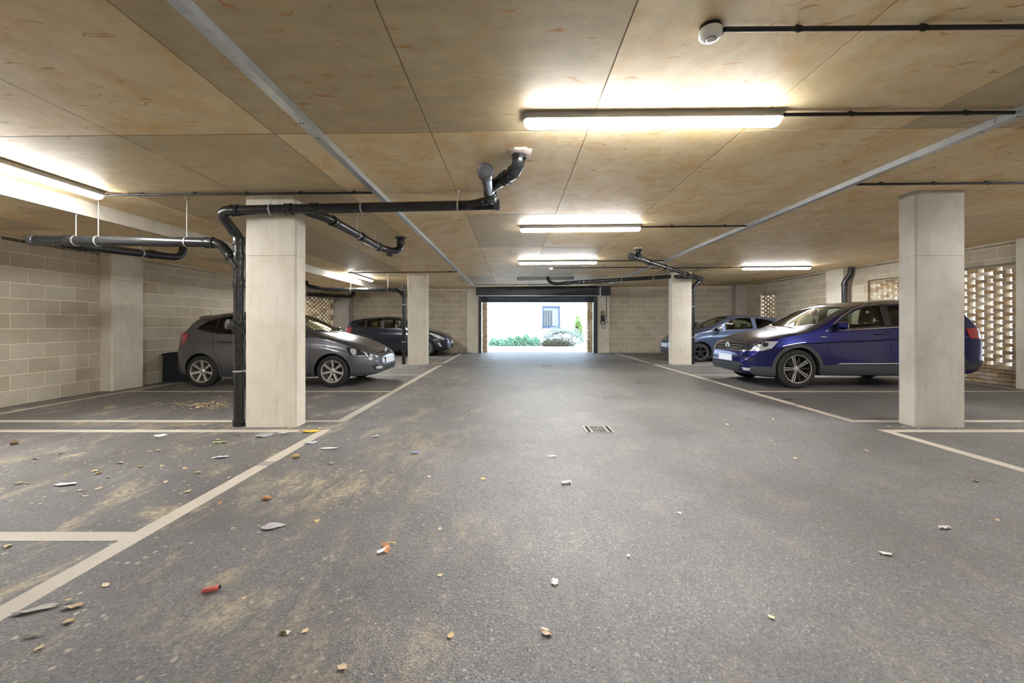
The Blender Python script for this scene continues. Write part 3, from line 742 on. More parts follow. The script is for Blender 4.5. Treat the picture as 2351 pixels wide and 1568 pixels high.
cap(Q, (qx-.07, qy-.08, 1.21), (-.6, -.8, 0), PR, .05)
pipe(Q, 'access_branch', [(qx, qy, 1.12), (qx-.03, qy-.04, 1.19), (qx-.075, qy-.085, 1.21)], .04)
# thick pipe over the left brick screen
tp = MB().tube(bend([(-7.0, 14.3, 2.21), (-6.72, 15.6, 2.245), (-6.40, 16.35, 2.265), (-6.30, 16.5, 2.33), (-6.30, 16.5, SOFFIT-.001)], .1), .068, 18).build('waste_pipe', BLACKPVC, None, 50); tag(tp, 'thick black waste pipe running over the brick screen wall', 'drain pipe')
MB().lathe([(.068, -.05), (.078, -.05), (.078, .05), (.068, .05)], (-6.86, 14.95, 2.228), (.2, 1, .02), 20).build('coupler', BLACKPVC, tp, 40)

# --- pipework on the far right column
Gp = empty('drain_pipework', (5.36, 12.45, 0)); tag(Gp, 'black drain pipework on the column before the blue-grey hatchback', 'drain pipe', 'black drain pipework')
gx, gy = 5.355, 12.45
pipe(Gp, 'stack', [(gx, gy, 0), (gx, gy, 2.20)])
for z in (2.06, 1.38, 1.05): coupler(Gp, (gx, gy, z), (0, 0, 1), .10)
for z in (1.72, .80): bracket(Gp, gx, gy, z, 5.28, gy)
ga, gb = Vector((5.58, 12.42, 2.53)), Vector((2.40, 8.42, 2.545))
gq = lambda t: ga.lerp(gb, t)
pipe(Gp, 'long_branch', [gq(.02), gq(1)]); cap(Gp, gq(1), gb-ga, PR+.016, .09)
pipe(Gp, 'swept_bend', [gq(.12), gq(-.02), Vector((5.52, 12.47, 2.44)), Vector((gx, gy, 2.28)), Vector((gx, gy, 2.15))], .12, PR+.006)
for t in (.02, .17, .28, .52, .62, .82): coupler(Gp, gq(t), gb-ga, .12)
for t in (.20, .34, .60): hanger(Gp, gq(t), gb-ga, cz(gq(t).x))
pipe(Gp, 'ceiling_branch', [gq(.84), gq(.92)+Vector((0, 0, .03)), Vector((2.50, 8.36, 2.62)), Vector((2.50, 8.34, cz(2.5)+.01))], .06)
coupler(Gp, (2.50, 8.345, 2.645), (0, 0, 1), .05)
foam_patch(2.50, 8.34, .11, .09, 'pinkish white foam seal around the far pipe outlet beside the trunking', 8)
pipe(Gp, 'cross_branch', [gq(.10), (4.75, 12.42, 2.60), (2.2, 13.0, 2.505), (1.35, 13.25, 2.46), (1.20, 13.31, 2.50), (1.12, 13.34, 2.60), (1.10, 13.35, cz(1.1)+.01)], .14)
for x, d, z in ((4.2, 12.545, 2.58), (3.3, 12.75, 2.546), (2.2, 13.0, 2.505)): hanger(Gp, (x, d, z), (1, -.23, .04), cz(x))
coupler(Gp, (1.7, 13.15, 2.48), (1, -.28, .04), .10)
pipe(Gp, 'access_branch', [(gx, gy, 1.10), (gx+.03, gy-.04, 1.18), (gx+.07, gy-.08, 1.21)], .04); cap(Gp, (gx+.065, gy-.075, 1.21), (.6, -.8, 0), PR, .05)

# --- rainwater pipe by the right wall pier
rw = empty('downpipe', (9.36, 11.72, 0)); tag(rw, 'black downpipe with offset bend against the pier behind the blue SUV', 'drain pipe')
pipe(rw, 'pipe', [(9.32, 11.76, 0), (9.32, 11.76, 2.38), (9.41, 11.66, 2.56), (9.41, 11.65, cz(9.4)-.002)], .10, .068)
for z in (1.70, .5): part(rw, 'wall_bracket', MB().lathe([(.069, -.014), (.077, -.014), (.077, .014), (.069, .014)], (9.32, 11.76, z), (0, 0, 1), 20).box(9.30, 9.34, 11.83, 11.879, z-.01, z+.01), ROD, 40)
part(rw, 'coupler', MB().lathe([(.066, -.05), (.077, -.05), (.077, .05), (.066, .05)], (9.32, 11.76, 2.30), (0, 0, 1), 20), BLACKPVC, 40)

# ------------------------------------------------------------------ drains in the floor
def gully(x, d, s, label):
    o = MB().box(x-s, x+s, d-s, d+s, .0008, .002).build('drain_grate', PIT); tag(o, label, 'drain')
    fr = MB().box(x-s, x-s+.02, d-s, d+s, .002, .006).box(x+s-.02, x+s, d-s, d+s, .002, .006).box(x-s+.02, x+s-.02, d-s, d-s+.015, .002, .006).box(x-s+.02, x+s-.02, d+s-.015, d+s, .002, .006).box(x-s+.055, x-s+.075, d-s+.015, d+s-.015, .002, .007).box(x+s-.075, x+s-.055, d-s+.015, d+s-.015, .002, .007)
    fr.build('frame', GRATE, o)
    n = 8; w = 2*s-.15; nx = 5
    bar = MB()
    for k in range(n):
        y = d-s+.02+(k+.5)*(2*s-.04)/n; pts = []
        for q in range(nx*4+1):
            xx = x-s+.075+w*q/(nx*4); pts.append((xx, y+.010*math.sin(q*math.pi/2+(k % 2)*math.pi)))
        mb = MB(); vs = []; fs = []
        for (xx, yy) in pts: vs += [(xx, yy-.0045, .002), (xx, yy+.0045, .002), (xx, yy+.0045, .007), (xx, yy-.0045, .007)]
        for q in range(len(pts)-1):
            for e in range(4): fs.append((q*4+e, q*4+(e+1) % 4, (q+1)*4+(e+1) % 4, (q+1)*4+e))
        mb.add(vs, fs).build('wavy_bar', GRATE, o)
gully(.96, 4.72, .155, 'square iron drain grate in the middle of the aisle asphalt')
gully(.99, 11.95, .155, 'far iron drain grate in the aisle near the exit')
o = MB().lathe([(0, .004), (.07, .004), (.075, .0005)], (2.54, 8.42, 0), (0, 0, 1), 20).build('access_cover', DARKMETAL); tag(o, 'small dark round access cover in the aisle asphalt', 'cover')
o = MB().lathe([(0, .004), (.07, .004), (.075, .0005)], (4.35, 6.62, 0), (0, 0, 1), 20).build('access_cover', DARKMETAL); tag(o, 'small dark round access cover by the SUV bay line', 'cover')
# ================================================================== CARS
def pchip(pts):
    X = np.array([p[0] for p in pts], float); Y = np.array([p[1] for p in pts], float)
    h = np.diff(X); dl = np.diff(Y)/h; m = np.zeros(len(X)); m[0], m[-1] = dl[0], dl[-1]
    for i in range(1, len(X)-1):
        if dl[i-1]*dl[i] > 0:
            w1, w2 = 2*h[i]+h[i-1], h[i]+2*h[i-1]; m[i] = (w1+w2)/(w1/dl[i-1]+w2/dl[i])
    def f(x):
        x = min(max(x, X[0]), X[-1]); i = min(max(int(np.searchsorted(X, x))-1, 0), len(X)-2)
        t = (x-X[i])/h[i]
        return float(Y[i]*(1+2*t)*(1-t)**2 + h[i]*m[i]*t*(1-t)**2 + Y[i+1]*t*t*(3-2*t) + h[i]*m[i+1]*t*t*(t-1))
    return f
class Shape:
    def __init__(s, sp):
        s.sp = sp; s.zb, s.zt, s._zs, s.W = (pchip(sp[k]) for k in ('zb', 'zt', 'zs', 'W'))
        s.x0, s.x1 = sp['zt'][0][0], sp['zt'][-1][0]; s.prof = pchip(sp['side']); s.tum = sp.get('tum', .30); s.k = sp.get('k', .16)
    def zs(s, x): return min(s._zs(x), s.zt(x)-.05)
    def ys(s, x, z):
        zb, zt, zs, W = s.zb(x), s.zt(x), s.zs(x), s.W(x)
        if z <= zs: return W*s.prof(min(1, max(0, (z-zb)/max(zs-zb, .01))))
        h = zt-zs; k = min(s.k, h); ye = W*s.prof(1) - s.tum*(min(z, zt)-zs)*min(1, h/.2)
        q = max(0, (z-(zt-k))/k)
        return max(0, ye)*(max(0, 1-min(1, q)**2.5))**(1/2.5)
    def ring(s, x):
        zb, zt, zs = s.zb(x), s.zt(x), s.zs(x); h = zt-zs; k = min(s.k, h); P = []
        yb = s.ys(x, zb)
        P += [(0, zb), (yb*.5, zb), (yb*.9, zb)]
        for t in s.sp['tz']: z = zb+(zs-zb)*t; P.append((s.ys(x, z), z))
        for i in range(1, 9): z = zs+(h-k)*i/8 if h-k > 1e-6 else zs; P.append((s.ys(x, z+1e-7*i), z+1e-6*i))
        for i in range(1, 13):
            a = math.pi/2*i/12; z = zt-k+k*math.sin(a)**(2/2.5); P.append((s.ys(x, z) if i < 12 else 0, z if i < 12 else zt))
        return P
    def inside(s, x, y, z): return s.x0 <= x <= s.x1 and s.zb(x) <= z <= s.zt(x) and abs(y) <= s.ys(x, z)
    def xend(s, y, z, sgn):
        a = (s.x0+s.x1)/2 - .15*sgn; b = s.x1 if sgn > 0 else s.x0
        if s.inside(b, y, z): return b
        # march out from the middle, then bisect
        st = 60; last = a
        for i in range(1, st+1):
            x = a+(b-a)*i/st
            if s.inside(x, y, z): last = x
        lo, hi = last, last+(b-a)/st
        for _ in range(18):
            m = (lo+hi)/2
            if s.inside(m, y, z): lo = m
            else: hi = m
        return lo
    def ztop(s, x, y):
        lo, hi = s.zs(x), s.zt(x)
        if abs(y) < 1e-4: return hi
        for _ in range(18):
            m = (lo+hi)/2
            if s.ys(x, m) >= abs(y): lo = m
            else: hi = m
        return lo
def loft(rings):
    m = MB(); n = len(rings[0][1]); full = 2*n-2; vs = []
    for x, P in rings:
        L = [(x, y, z) for y, z in P]; vs += L + [(x, -y, z) for y, z in P[-2:0:-1]]
    fs = [(i*full+k, i*full+(k+1) % full, (i+1)*full+(k+1) % full, (i+1)*full+k) for i in range(len(rings)-1) for k in range(full)]
    fs += [tuple(range(full))[::-1], tuple((len(rings)-1)*full+k for k in range(full))]
    return m.add(vs, fs)
def tri_poly(poly, step):
    """fine triangulation of a 2D polygon"""
    P = []
    for a, b in zip(poly, poly[1:]+poly[:1]):
        n = max(1, int(math.dist(a, b)/step))
        P += [(a[0]+(b[0]-a[0])*i/n, a[1]+(b[1]-a[1])*i/n) for i in range(n)]
    nb = len(P); xs_, zs_ = [p[0] for p in P], [p[1] for p in P]
    def inp(x, z):
        c = False
        for (ax, az), (bx_, bz) in zip(P, P[1:]+P[:1]):
            if (az > z) != (bz > z) and x < (bx_-ax)*(z-az)/(bz-az)+ax: c = not c
        return c
    x = min(xs_)+step/2
    while x < max(xs_):
        z = min(zs_)+step/2
        while z < max(zs_):
            if inp(x, z) and min((x-p[0])**2+(z-p[1])**2 for p in P) > (step*.45)**2: P.append((x, z))
            z += step
        x += step
    v, _, f, *_r = delaunay_2d_cdt([Vector(p) for p in P], [], [list(range(nb))], 1, 1e-6)
    edge = [i for i in range(nb)]
    return [(q.x, q.y) for q in v], [tuple(t) for t in f], nb
def smooth_poly(pts, n=4):
    """Catmull-Rom closed curve through the points"""
    out = []; m = len(pts)
    for i in range(m):
        p0, p1, p2, p3 = (pts[(i+k-1) % m] for k in range(4))
        for j in range(n):
            t = j/n
            out.append(tuple(.5*(2*p1[c]+(p2[c]-p0[c])*t+(2*p0[c]-5*p1[c]+4*p2[c]-p3[c])*t*t+(3*p1[c]-p0[c]-3*p2[c]+p3[c])*t**3) for c in (0, 1)))
    return out

def make_car(sp):
    S = Shape(sp); root = empty(sp['name'], (0, 0, 0)); tag(root, sp['label'], 'car', 'parked cars')
    M = sp['paint']; made = []
    def add(m, name, mat, parent=root, smooth=40):
        o = m.build(name, mat, parent, smooth); made.append(o); return o
    # ---- body: loft, then cut wheel wells, cabin and window openings
    xs_ = list(np.linspace(S.x0, S.x0+.30, 16)[:-1]) + list(np.linspace(S.x0+.30, S.x1-.25, 62)[:-1]) + list(np.linspace(S.x1-.25, S.x1, 16))
    bme = loft([(x, S.ring(x)) for x in xs_]).mesh('body', M)
    bob = link('body', bme, None)
    bv = BVHTree.FromPolygons([v.co.copy() for v in bme.vertices], [tuple(p.vertices) for p in bme.polygons])
    wb, ra = sp['wb'], sp['arch']; cut = []
    for ax in (0, -wb):
        for sd in (1, -1):
            c = MB(); n = 40; pts = [(ax+ra*math.cos(2*math.pi*k/n), sp['axz']+ra*math.sin(2*math.pi*k/n)) for k in range(n)]
            a, b = (S.W(ax)-.27, 1.4) if sd > 0 else (-1.4, -(S.W(ax)-.27))
            cut.append(c.prism(pts, 'y', a, b))
    def crings():
        out = []
        for x in np.linspace(sp['cab'][0], sp['cab'][1], 26):
            zt = S.zt(x)-.05; zb = .34; P = [(0, zb), (.3, zb)]
            for i in range(14):
                z = zb+(zt-zb-.0)*i/13 if i < 13 else zt
                P.append((max(.05, S.ys(x, z)-.075) if i < 13 else .05, z))
            P.append((0, zt)); out.append((x, P))
        return out
    cut.append(loft(crings()))
    for w in sp['windows']: cut.append(MB().prism(w, 'y', -1.3, 1.3))
    ws = sp['wscreen']; rs = sp['rscreen']
    mir = lambda half: half + [(-y, z) for y, z in half[::-1]]
    cut.append(MB().prism(mir(ws), 'x', sp['ws_from'], S.x1+.5))
    cut.append(MB().prism(mir(rs), 'x', S.x0-.5, sp['rs_from']))
    cobs = []
    for c in cut:
        o = link('cutter', c.mesh('cutter', None), None); cobs.append(o)
        md = bob.modifiers.new('cut', 'BOOLEAN'); md.object = o; md.operation = 'DIFFERENCE'; md.solver = SOLVER
    dg = bpy.context.evaluated_depsgraph_get(); me = bpy.data.meshes.new_from_object(bob.evaluated_get(dg))
    bob.modifiers.clear(); bob.data = me
    for o in cobs:
        d = o.data; bpy.data.objects.remove(o); bpy.data.meshes.remove(d)
    me.materials.clear(); me.materials.append(M); me.materials.append(TRIMIN)
    for p in me.polygons:
        loc, nr, idx, dist = bv.find_nearest(p.center)
        p.material_index = 0 if dist < .004 else 1; p.use_smooth = True
    me.set_sharp_from_angle(angle=R(28))
    bob.parent = root; bob.name = 'body'
    # ---- patches lying on the surface
    def patch(poly, view, off, thick, name, mat, parent=root, step=.06, sides=(1, -1)):
        """view 'side': poly in (x,z), both flanks; 'front'/'rear': poly in (y,z)"""
        v, f, nb = tri_poly(poly, step); objs = []
        for sd in (sides if view == 'side' else (1,)):
            vs = []
            for o_ in (off, off-thick) if thick else (off,):
                for a, b in v:
                    if view == 'side': vs.append((a, sd*(S.ys(a, b)+o_), b))
                    elif view == 'top': vs.append((a, b, S.ztop(a, b)+o_))
                    else:
                        g = 1 if view == 'front' else -1; vs.append((S.xend(a, b, g)+g*o_, a, b))
            n = len(v); fs = list(f)
            if thick:
                fs += [tuple(i+n for i in t) for t in f]
                cnt = {}
                for t in f:
                    for i in range(3): e = (t[i], t[(i+1) % 3]); cnt[frozenset(e)] = cnt.get(frozenset(e), []) + [e]
                for e in cnt.values():
                    if len(e) == 1: a, b = e[0]; fs.append((a, b, b+n, a+n))
            objs.append(add(MB().add(vs, fs), name, mat, parent, 35))
        return objs
    def ribbon(line, w, view, off, name, mat, parent=root, closed=False, sides=(1, -1), th=.004, seg=.05):
        L = []
        pts = line + ([line[0]] if closed else [])
        for a, b in zip(pts, pts[1:]):
            n = max(1, int(math.dist(a, b)/seg)); L += [(a[0]+(b[0]-a[0])*i/n, a[1]+(b[1]-a[1])*i/n) for i in range(n)]
        if not closed: L.append(pts[-1])
        m_ = len(L); out = []
        for sd in (sides if view == 'side' else (1,)):
            vs = []
            for i in range(m_):
                a = L[(i-1) % m_] if closed or i else L[0]; b = L[(i+1) % m_] if closed or i < m_-1 else L[-1]
                tx, tz = b[0]-a[0], b[1]-a[1]; q = math.hypot(tx, tz) or 1; nx, nz = -tz/q*w/2, tx/q*w/2
                for k, o_ in ((1, off-th), (1, off), (-1, off), (-1, off-th)):
                    a_, b_ = L[i][0]+nx*k, L[i][1]+nz*k
                    if view == 'side': vs.append((a_, sd*(S.ys(a_, b_)+o_), b_))
                    elif view == 'top': vs.append((a_, b_, S.ztop(a_, b_)+o_))
                    else: g = 1 if view == 'front' else -1; vs.append((S.xend(a_, b_, g)+g*o_, a_, b_))
            fs = [(i*4+e, ((i+1) % m_)*4+e, ((i+1) % m_)*4+e+1, i*4+e+1) for i in range(m_ if closed else m_-1) for e in range(3)]
            out.append(add(MB().add(vs, fs), name, mat, parent, 40))
        return out
    # glass
    for w in sp['windows']: patch([(x+(x-sum(p[0] for p in w)/len(w))*.03, z+(z-sum(p[1] for p in w)/len(w))*.05) for x, z in w], 'side', -.012, 0, 'side_window', GLASS, step=.12)
    big = lambda half: mir([(y+.02 if y > .2 else y, z+(.02 if z > 1.2 else -.015)) for y, z in half])
    patch(big(ws), 'front', -.012, 0, 'windscreen', GLASS, step=.10); patch(big(rs), 'rear', -.012, 0, 'rear_window', GLASSDK, step=.10)
    for w in sp['windows']: ribbon(w, .018, 'side', .002, 'window_seal', TRIM, closed=True)
    ribbon(mir(ws), .02, 'front', .001, 'windscreen_seal', TRIM, closed=True)
    if sp.get('chrome'):
        for ln in sp['chrome']: ribbon(ln, .016, 'side', .004, 'chrome_strip', CHROME)
    for ln in sp['seams']: ribbon(ln, .007, 'side', .0006, 'panel_seam', SEAM, th=.002, seg=.04)
    for ln in sp.get('hood_seams', ()):
        ribbon(ln, .007, 'top', .0008, 'panel_seam', SEAM, th=.002, seg=.05); ribbon([(x, -y) for x, y in ln], .007, 'top', .0008, 'panel_seam', SEAM, th=.002, seg=.05)
    for poly in sp.get('cladding', ()): patch(poly, 'side', .013, .018, 'lower_cladding', sp['clad_mat'], step=.04)
    for name, poly, off, th, mat in sp.get('side_parts', ()): patch(poly, 'side', off, th, name, mat, step=.05)
    for name, poly, off, th, mat in sp.get('front_parts', ()):
        patch(poly, 'front', off, th, name, mat, step=.05)
    for name, line, w, off, mat in sp.get('front_ribbons', ()): ribbon(line, w, 'front', off, name, mat, th=.01, seg=.05)
    for name, poly, off, th, mat in sp.get('rear_parts', ()): patch(poly, 'rear', off, th, name, mat, step=.05)
    # arch trims
    for ax in (0, -wb):
        r0, r1 = sp['arch_trim']; arc = []
        for k in range(25):
            a = R(-18+216*k/24); arc.append((ax+(r0+r1)/2*math.cos(a), sp['axz']+(r0+r1)/2*math.sin(a)))
        arc = [p for p in arc if p[1] > S.zb(p[0])+.0]
        ribbon(arc, r1-r0, 'side', sp.get('arch_off', .003), 'arch_trim', sp['arch_mat'], th=.012, seg=.05)
    # door handles
    for x, z in sp['handles']:
        for sd in (1, -1):
            y = S.ys(x, z); L = .10
            m = MB().tube(bend([(x-L, sd*(y-.005), z), (x-L+.015, sd*(y+.028), z+.002), (x+L-.015, sd*(y+.028), z+.002), (x+L, sd*(y-.005), z)], .02, 4), .011, 8)
            add(m, 'door_handle', sp.get('handle_mat', M), root, 50)
    # mirrors
    mx, mz = sp['mirror']
    for sd in (1, -1):
        y = S.ys(mx, mz-.05); m = MB(); n = 16; prof = []
        c = Vector((mx+.02, sd*(y+.13), mz)); vs = []; rows = 11
        for i in range(rows):
            ph = math.pi*i/(rows-1)
            for k in range(n):
                th = 2*math.pi*k/n; e = lambda q, p: math.copysign(abs(q)**p, q)
                px_, py_, pz_ = e(math.cos(ph), .8), e(math.sin(ph), .8)*e(math.cos(th), .75), e(math.sin(ph), .8)*e(math.sin(th), .75)
                vs.append(c+Vector((px_*.07 if px_ > 0 else px_*.035, py_*.115, pz_*.078)))
        fs = [(i*n+k, i*n+(k+1) % n, (i+1)*n+(k+1) % n, (i+1)*n+k) for i in range(rows-1) for k in range(n)]
        mo = add(m.add(vs, fs), 'wing_mirror', sp.get('mirror_mat', M), root, 60)
        add(MB().tube([(mx, sd*(y-.02), mz-.075), (mx+.01, sd*(y+.08), mz-.055)], [.028, .022], 10), 'mirror_stalk', TRIM, mo, 50)
        add(MB().box(mx-.022, mx-.016, c.y-.085, c.y+.085, mz-.052, mz+.052), 'mirror_glass', CHROME, mo, None)
    # wheels
    rt, rr, wd = sp['tyre'], sp['rim'], .20
    for ax in (0, -wb):
        for sd in (1, -1):
            yo = S.W(ax)*.985-.015
            prof = [(rr-.01, -wd), (rr+.02, -wd-.005), (rt-.03, -wd+.0), (rt-.004, -wd+.02), (rt, -wd*.75), (rt, -wd*.25), (rt-.004, -.02), (rt-.03, -.001), (rr+.03, .004), (rr+.006, -.004), (rr-.004, -.012)]
            w = add(MB().lathe(prof, (ax, sd*yo, rt), (0, sd, 0), 40), 'wheel', TYRE, root, 40)
            st = sp['wheel']
            add(MB().lathe([(rr, -.004), (rr-.004, .003), (rr-.018, .0), (rr-.022, -.03), (rr-.03, -.16), (0.02, -.165)], (ax, sd*yo, rt), (0, sd, 0), 40), 'rim', st['rim_mat'], w, 40)
            add(MB().lathe([(rr-.004, -.004), (rr-.002, .006), (rr-.014, .004), (rr-.016, -.02)], (ax, sd*yo, rt), (0, sd, 0), 40), 'rim_lip', SATIN, w, 40)
            add(MB().lathe([(0, -.115), (rr*.72, -.115), (rr*.72, -.13)], (ax, sd*yo, rt), (0, sd, 0), 28), 'brake_disc', DISC, w, 40)
            for k in range(st['n']):
                for off_ in st['twin']:
                    a = 2*math.pi*k/st['n'] + R(st.get('phase', 90)); w0, w1 = st['w']; h0, h1 = .045, rr-.012
                    d_ = Vector((math.cos(a), 0, math.sin(a))); t_ = Vector((-math.sin(a), 0, math.cos(a))); c = Vector((ax, sd*yo, rt)); yv = Vector((0, sd, 0)); vs = []
                    for rad, hw, y_ in ((h0, w0, -.028), (rr*.6, (w0+w1)/2, -.016), (h1, w1, -.012)):
                        o_ = off_*(.5+.5*rad/h1)
                        for e, yy in ((-1, y_-.03), (-.8, y_), (.8, y_), (1, y_-.03)): vs.append(c+d_*rad+t_*(o_+hw*e)+yv*yy)
                    fs = [(i*4+e, i*4+(e+1) % 4, (i+1)*4+(e+1) % 4, (i+1)*4+e) for i in range(2) for e in range(4)] + [(0, 1, 2, 3), (8, 9, 10, 11)]
                    add(MB().add(vs, fs), 'spoke', st['mat'], w, 30)
                if st.get('dark'):
                    a = 2*math.pi*(k+.5)/st['n'] + R(st.get('phase', 90)); d_ = Vector((math.cos(a), 0, math.sin(a))); t_ = Vector((-math.sin(a), 0, math.cos(a))); c = Vector((ax, sd*yo, rt)); yv = Vector((0, sd, 0)); vs = []
                    for rad, hw, y_ in ((.05, .016, -.05), (rr-.02, .024, -.045)):
                        for e, yy in ((-1, y_-.02), (-.8, y_), (.8, y_), (1, y_-.02)): vs.append(c+d_*rad+t_*hw*e+yv*yy)
                    add(MB().add(vs, [(e, (e+1) % 4, 4+(e+1) % 4, 4+e) for e in range(4)]), 'dark_spoke', TRIM, w, 30)
            add(MB().lathe([(0, -.010), (.024, -.012), (.030, -.018), (.050, -.026), (.054, -.05)], (ax, sd*yo, rt), (0, sd, 0), 24), 'hub_cap', st['mat'], w, 40)
    # cabin
    cb = sp['cabin']
    def seat(x, y, zb_, zt_, w, name='seat'):
        m = MB()
        m.prism([(x-.05, zb_), (x+.48, zb_+.02), (x+.50, zb_+.15), (x+.02, zb_+.13)], 'y', y-w/2, y+w/2)
        m.prism([(x-.05, zb_+.02), (x+.07, zb_+.05), (x-.13, zt_-.18), (x-.22, zt_-.19)], 'y', y-w/2, y+w/2)
        o = add(m, name, SEATM, root, 30)
        add(MB().prism([(x-.17, zt_-.14), (x-.10, zt_-.14), (x-.13, zt_+.04), (x-.21, zt_+.03)], 'y', y-.13, y+.13).box(x-.17, x-.155, y-.06, y-.05, zt_-.2, zt_-.12).box(x-.17, x-.155, y+.05, y+.06, zt_-.2, zt_-.12), 'headrest', SEATM, o, 30)
    for y in (-.36, .36): seat(cb['fx'], y, .50, cb['top'], .48)
    seat(cb['rx'], 0, .50, cb['top']-.04, 1.10, 'rear_seat')
    add(MB().prism([(cb['dash'], .60), (cb['dash']+.42, .60), (cb['dash']+.42, cb['dz']-.05), (cb['dash']+.10, cb['dz']), (cb['dash'], cb['dz']-.06)], 'y', -.66, .66), 'dashboard', TRIMIN, root, 30)
    ring_c = Vector((cb['dash']-.16, cb.get('wheel_y', .36), cb['dz']-.10)); axv = Vector((-.85, 0, .5)).normalized(); u = Vector((0, 1, 0)); v_ = axv.cross(u); pts = [ring_c+(u*math.cos(2*math.pi*k/28)+v_*math.sin(2*math.pi*k/28))*.18 for k in range(29)]
    sw = add(MB().tube(pts, .014, 8, caps=False), 'steering_wheel', TRIMIN, root, 60)
    add(MB().tube([ring_c-axv*.02, ring_c-axv*.22], [.07, .03], 10).tube([ring_c+u*.17, ring_c-u*.17], .016, 8), 'steering_hub', TRIMIN, sw, 50)
    add(MB().box(cb['mir'][0]-.02, cb['mir'][0]+.02, -.12, .12, cb['mir'][1]-.035, cb['mir'][1]+.035).box(cb['mir'][0]+.01, cb['mir'][0]+.03, -.01, .01, cb['mir'][1], cb['mir'][1]+.09), 'rear_view_mirror', TRIMIN, root, None)
    # wipers
    for y0, y1 in ((.50, -.05), (-.02, -.55)):
        wz = sp['wiper_z']; pts = []
        for i in range(7):
            t = i/6; y = y0+(y1-y0)*t; z = wz+.02+.05*t; pts.append((S.xend(y, z, 1)+.012, y, z))
        add(MB().tube(pts, .008, 6), 'wiper', TRIM, root, 50)
    # number plates
    fx = S.xend(.24, sp['plate_z'], 1); px_ = max(S.xend(0, sp['plate_z']+.05, 1), S.xend(0, sp['plate_z']-.05, 1), fx)
    add(MB().box(px_+.006, px_+.014, -.26, .26, sp['plate_z']-.06, sp['plate_z']+.06), 'number_plate', PLATE, root, None)
    # antenna
    if sp.get('antenna'):
        ax_ = sp['antenna']; z = S.zt(ax_); add(MB().tube([(ax_, 0, z-.005), (ax_-.17, 0, z+.22)], [.006, .003], 6), 'aerial', TRIM, root, 50)
    # badge
    bx_, bz, br = sp['badge']; xb = S.xend(0, bz, 1)+.012
    bo = add(MB().lathe([(0, -.010), (br, -.010), (br, .0), (br-.004, .004), (br-.010, .004), (br-.012, .0), (0, .0)], (xb, 0, bz), (1, 0, 0), 28), 'badge', BADGEDK if sp['logo'] == 'vw' else CHROME, root, 40)
    add(MB().lathe([(br-.012, .0), (br-.012, .006), (br, .006), (br, -.006)], (xb, 0, bz), (1, 0, 0), 28), 'badge_ring', CHROME, bo, 40)
    if sp['logo'] == 'vw':
        q = br*.86
        for line in ([(-.42, .78), (0, .10), (.42, .78)], [(-.80, .42), (-.38, -.80), (0, -.06), (.38, -.80), (.80, .42)]):
            add(MB().tube([(xb+.004, y*q, bz+z*q) for y, z in line], br*.085, 6), 'badge_letter', CHROME, bo, 40)
    else:
        add(MB().tube([(xb+.006, -br*.9, bz-br*.1), (xb+.006, -br*.2, bz+br*.1), (xb+.006, br*.2, bz+br*.1), (xb+.006, br*.9, bz-br*.1)], br*.14, 6), 'badge_emblem', CHROME, bo, 40)
    for fn in sp.get('extra', ()): fn(S, root, add)
    return root

try:
    bpy.types.BooleanModifier.bl_rna.properties['solver'].enum_items['MANIFOLD']; SOLVER = 'MANIFOLD'
except Exception: SOLVER = 'EXACT'

# ---- car materials
def carpaint(name, rgb, flake=.35, rough=.32, dust=.0):
    m = NT(name); p = m.pos(src='World'); c = lin(rgb)
    col = c
    n = m.noise(p, 900, 1); col = m.mix(tuple(v*.85 for v in c), tuple(min(1, v*1.25) for v in c), n)
    if dust:
        g = m.n('ShaderNodeNewGeometry'); sp = m.n('ShaderNodeSeparateXYZ'); m.l(g.outputs['Normal'], sp.inputs[0])
        up = m.ramp(sp.outputs[2], [(.45, (0,0,0)), (.95, (1,1,1))]); k = m.math('MULTIPLY', up, m.math('MULTIPLY_ADD', m.noise(p, 5, 4), .5, dust-.25))
        col = m.mix(col, lin((150, 140, 120)), k)
    m.color(col); m.set(Metallic=flake, Roughness=rough, Coat_Weight=.8, Coat_Roughness=.04); return m.m
GREYP = carpaint('metallic_grey_paint', (96, 97, 103), .7, .34)
NAVYP = carpaint('dark_navy_paint', (30, 33, 44), .5, .3)
BLUEG = carpaint('blue_grey_paint', (80, 94, 122), .6, .34, .10)
BLUEP = carpaint('royal_blue_paint', (3, 14, 88), .7, .30, .40)
TRIM = plain('black_car_trim', (24, 24, 25), .45); TRIMIN = plain('cabin_black', (30, 30, 30), .8); SEAM = plain('panel_gap', (10, 10, 11), .8)
CLAD = plain('grey_cladding', (60, 62, 66), .6); CHROME = plain('chrome', (225, 226, 228), .12, 1.0, var=.02); SATIN = plain('satin_alloy', (206, 206, 204), .28, .85)
DARKALLOY = plain('dark_alloy', (62, 62, 64), .4, .6); TYRE = plain('tyre_rubber', (38, 37, 35), .75); DISC = plain('brake_disc_iron', (44, 43, 42), .6, .2)
SEATM = plain('dark_seat_fabric', (44, 43, 42), .9); PLATE = plain('blank_white_plate', (226, 230, 238), .35); BADGEDK = plain('badge_black', (30, 34, 44), .3)
LAMPR = plain('red_tail_lens', (168, 18, 26), .12, coat=1.0); LAMPW = plain('clear_lamp_lens', (206, 210, 214), .10, .35, coat=1.0, var=.3, scale=30); LAMPD = plain('smoked_lamp_lens', (52, 56, 62), .08, .3, coat=1.0); MESHB = plain('black_grille_mesh', (18, 18, 19), .55)
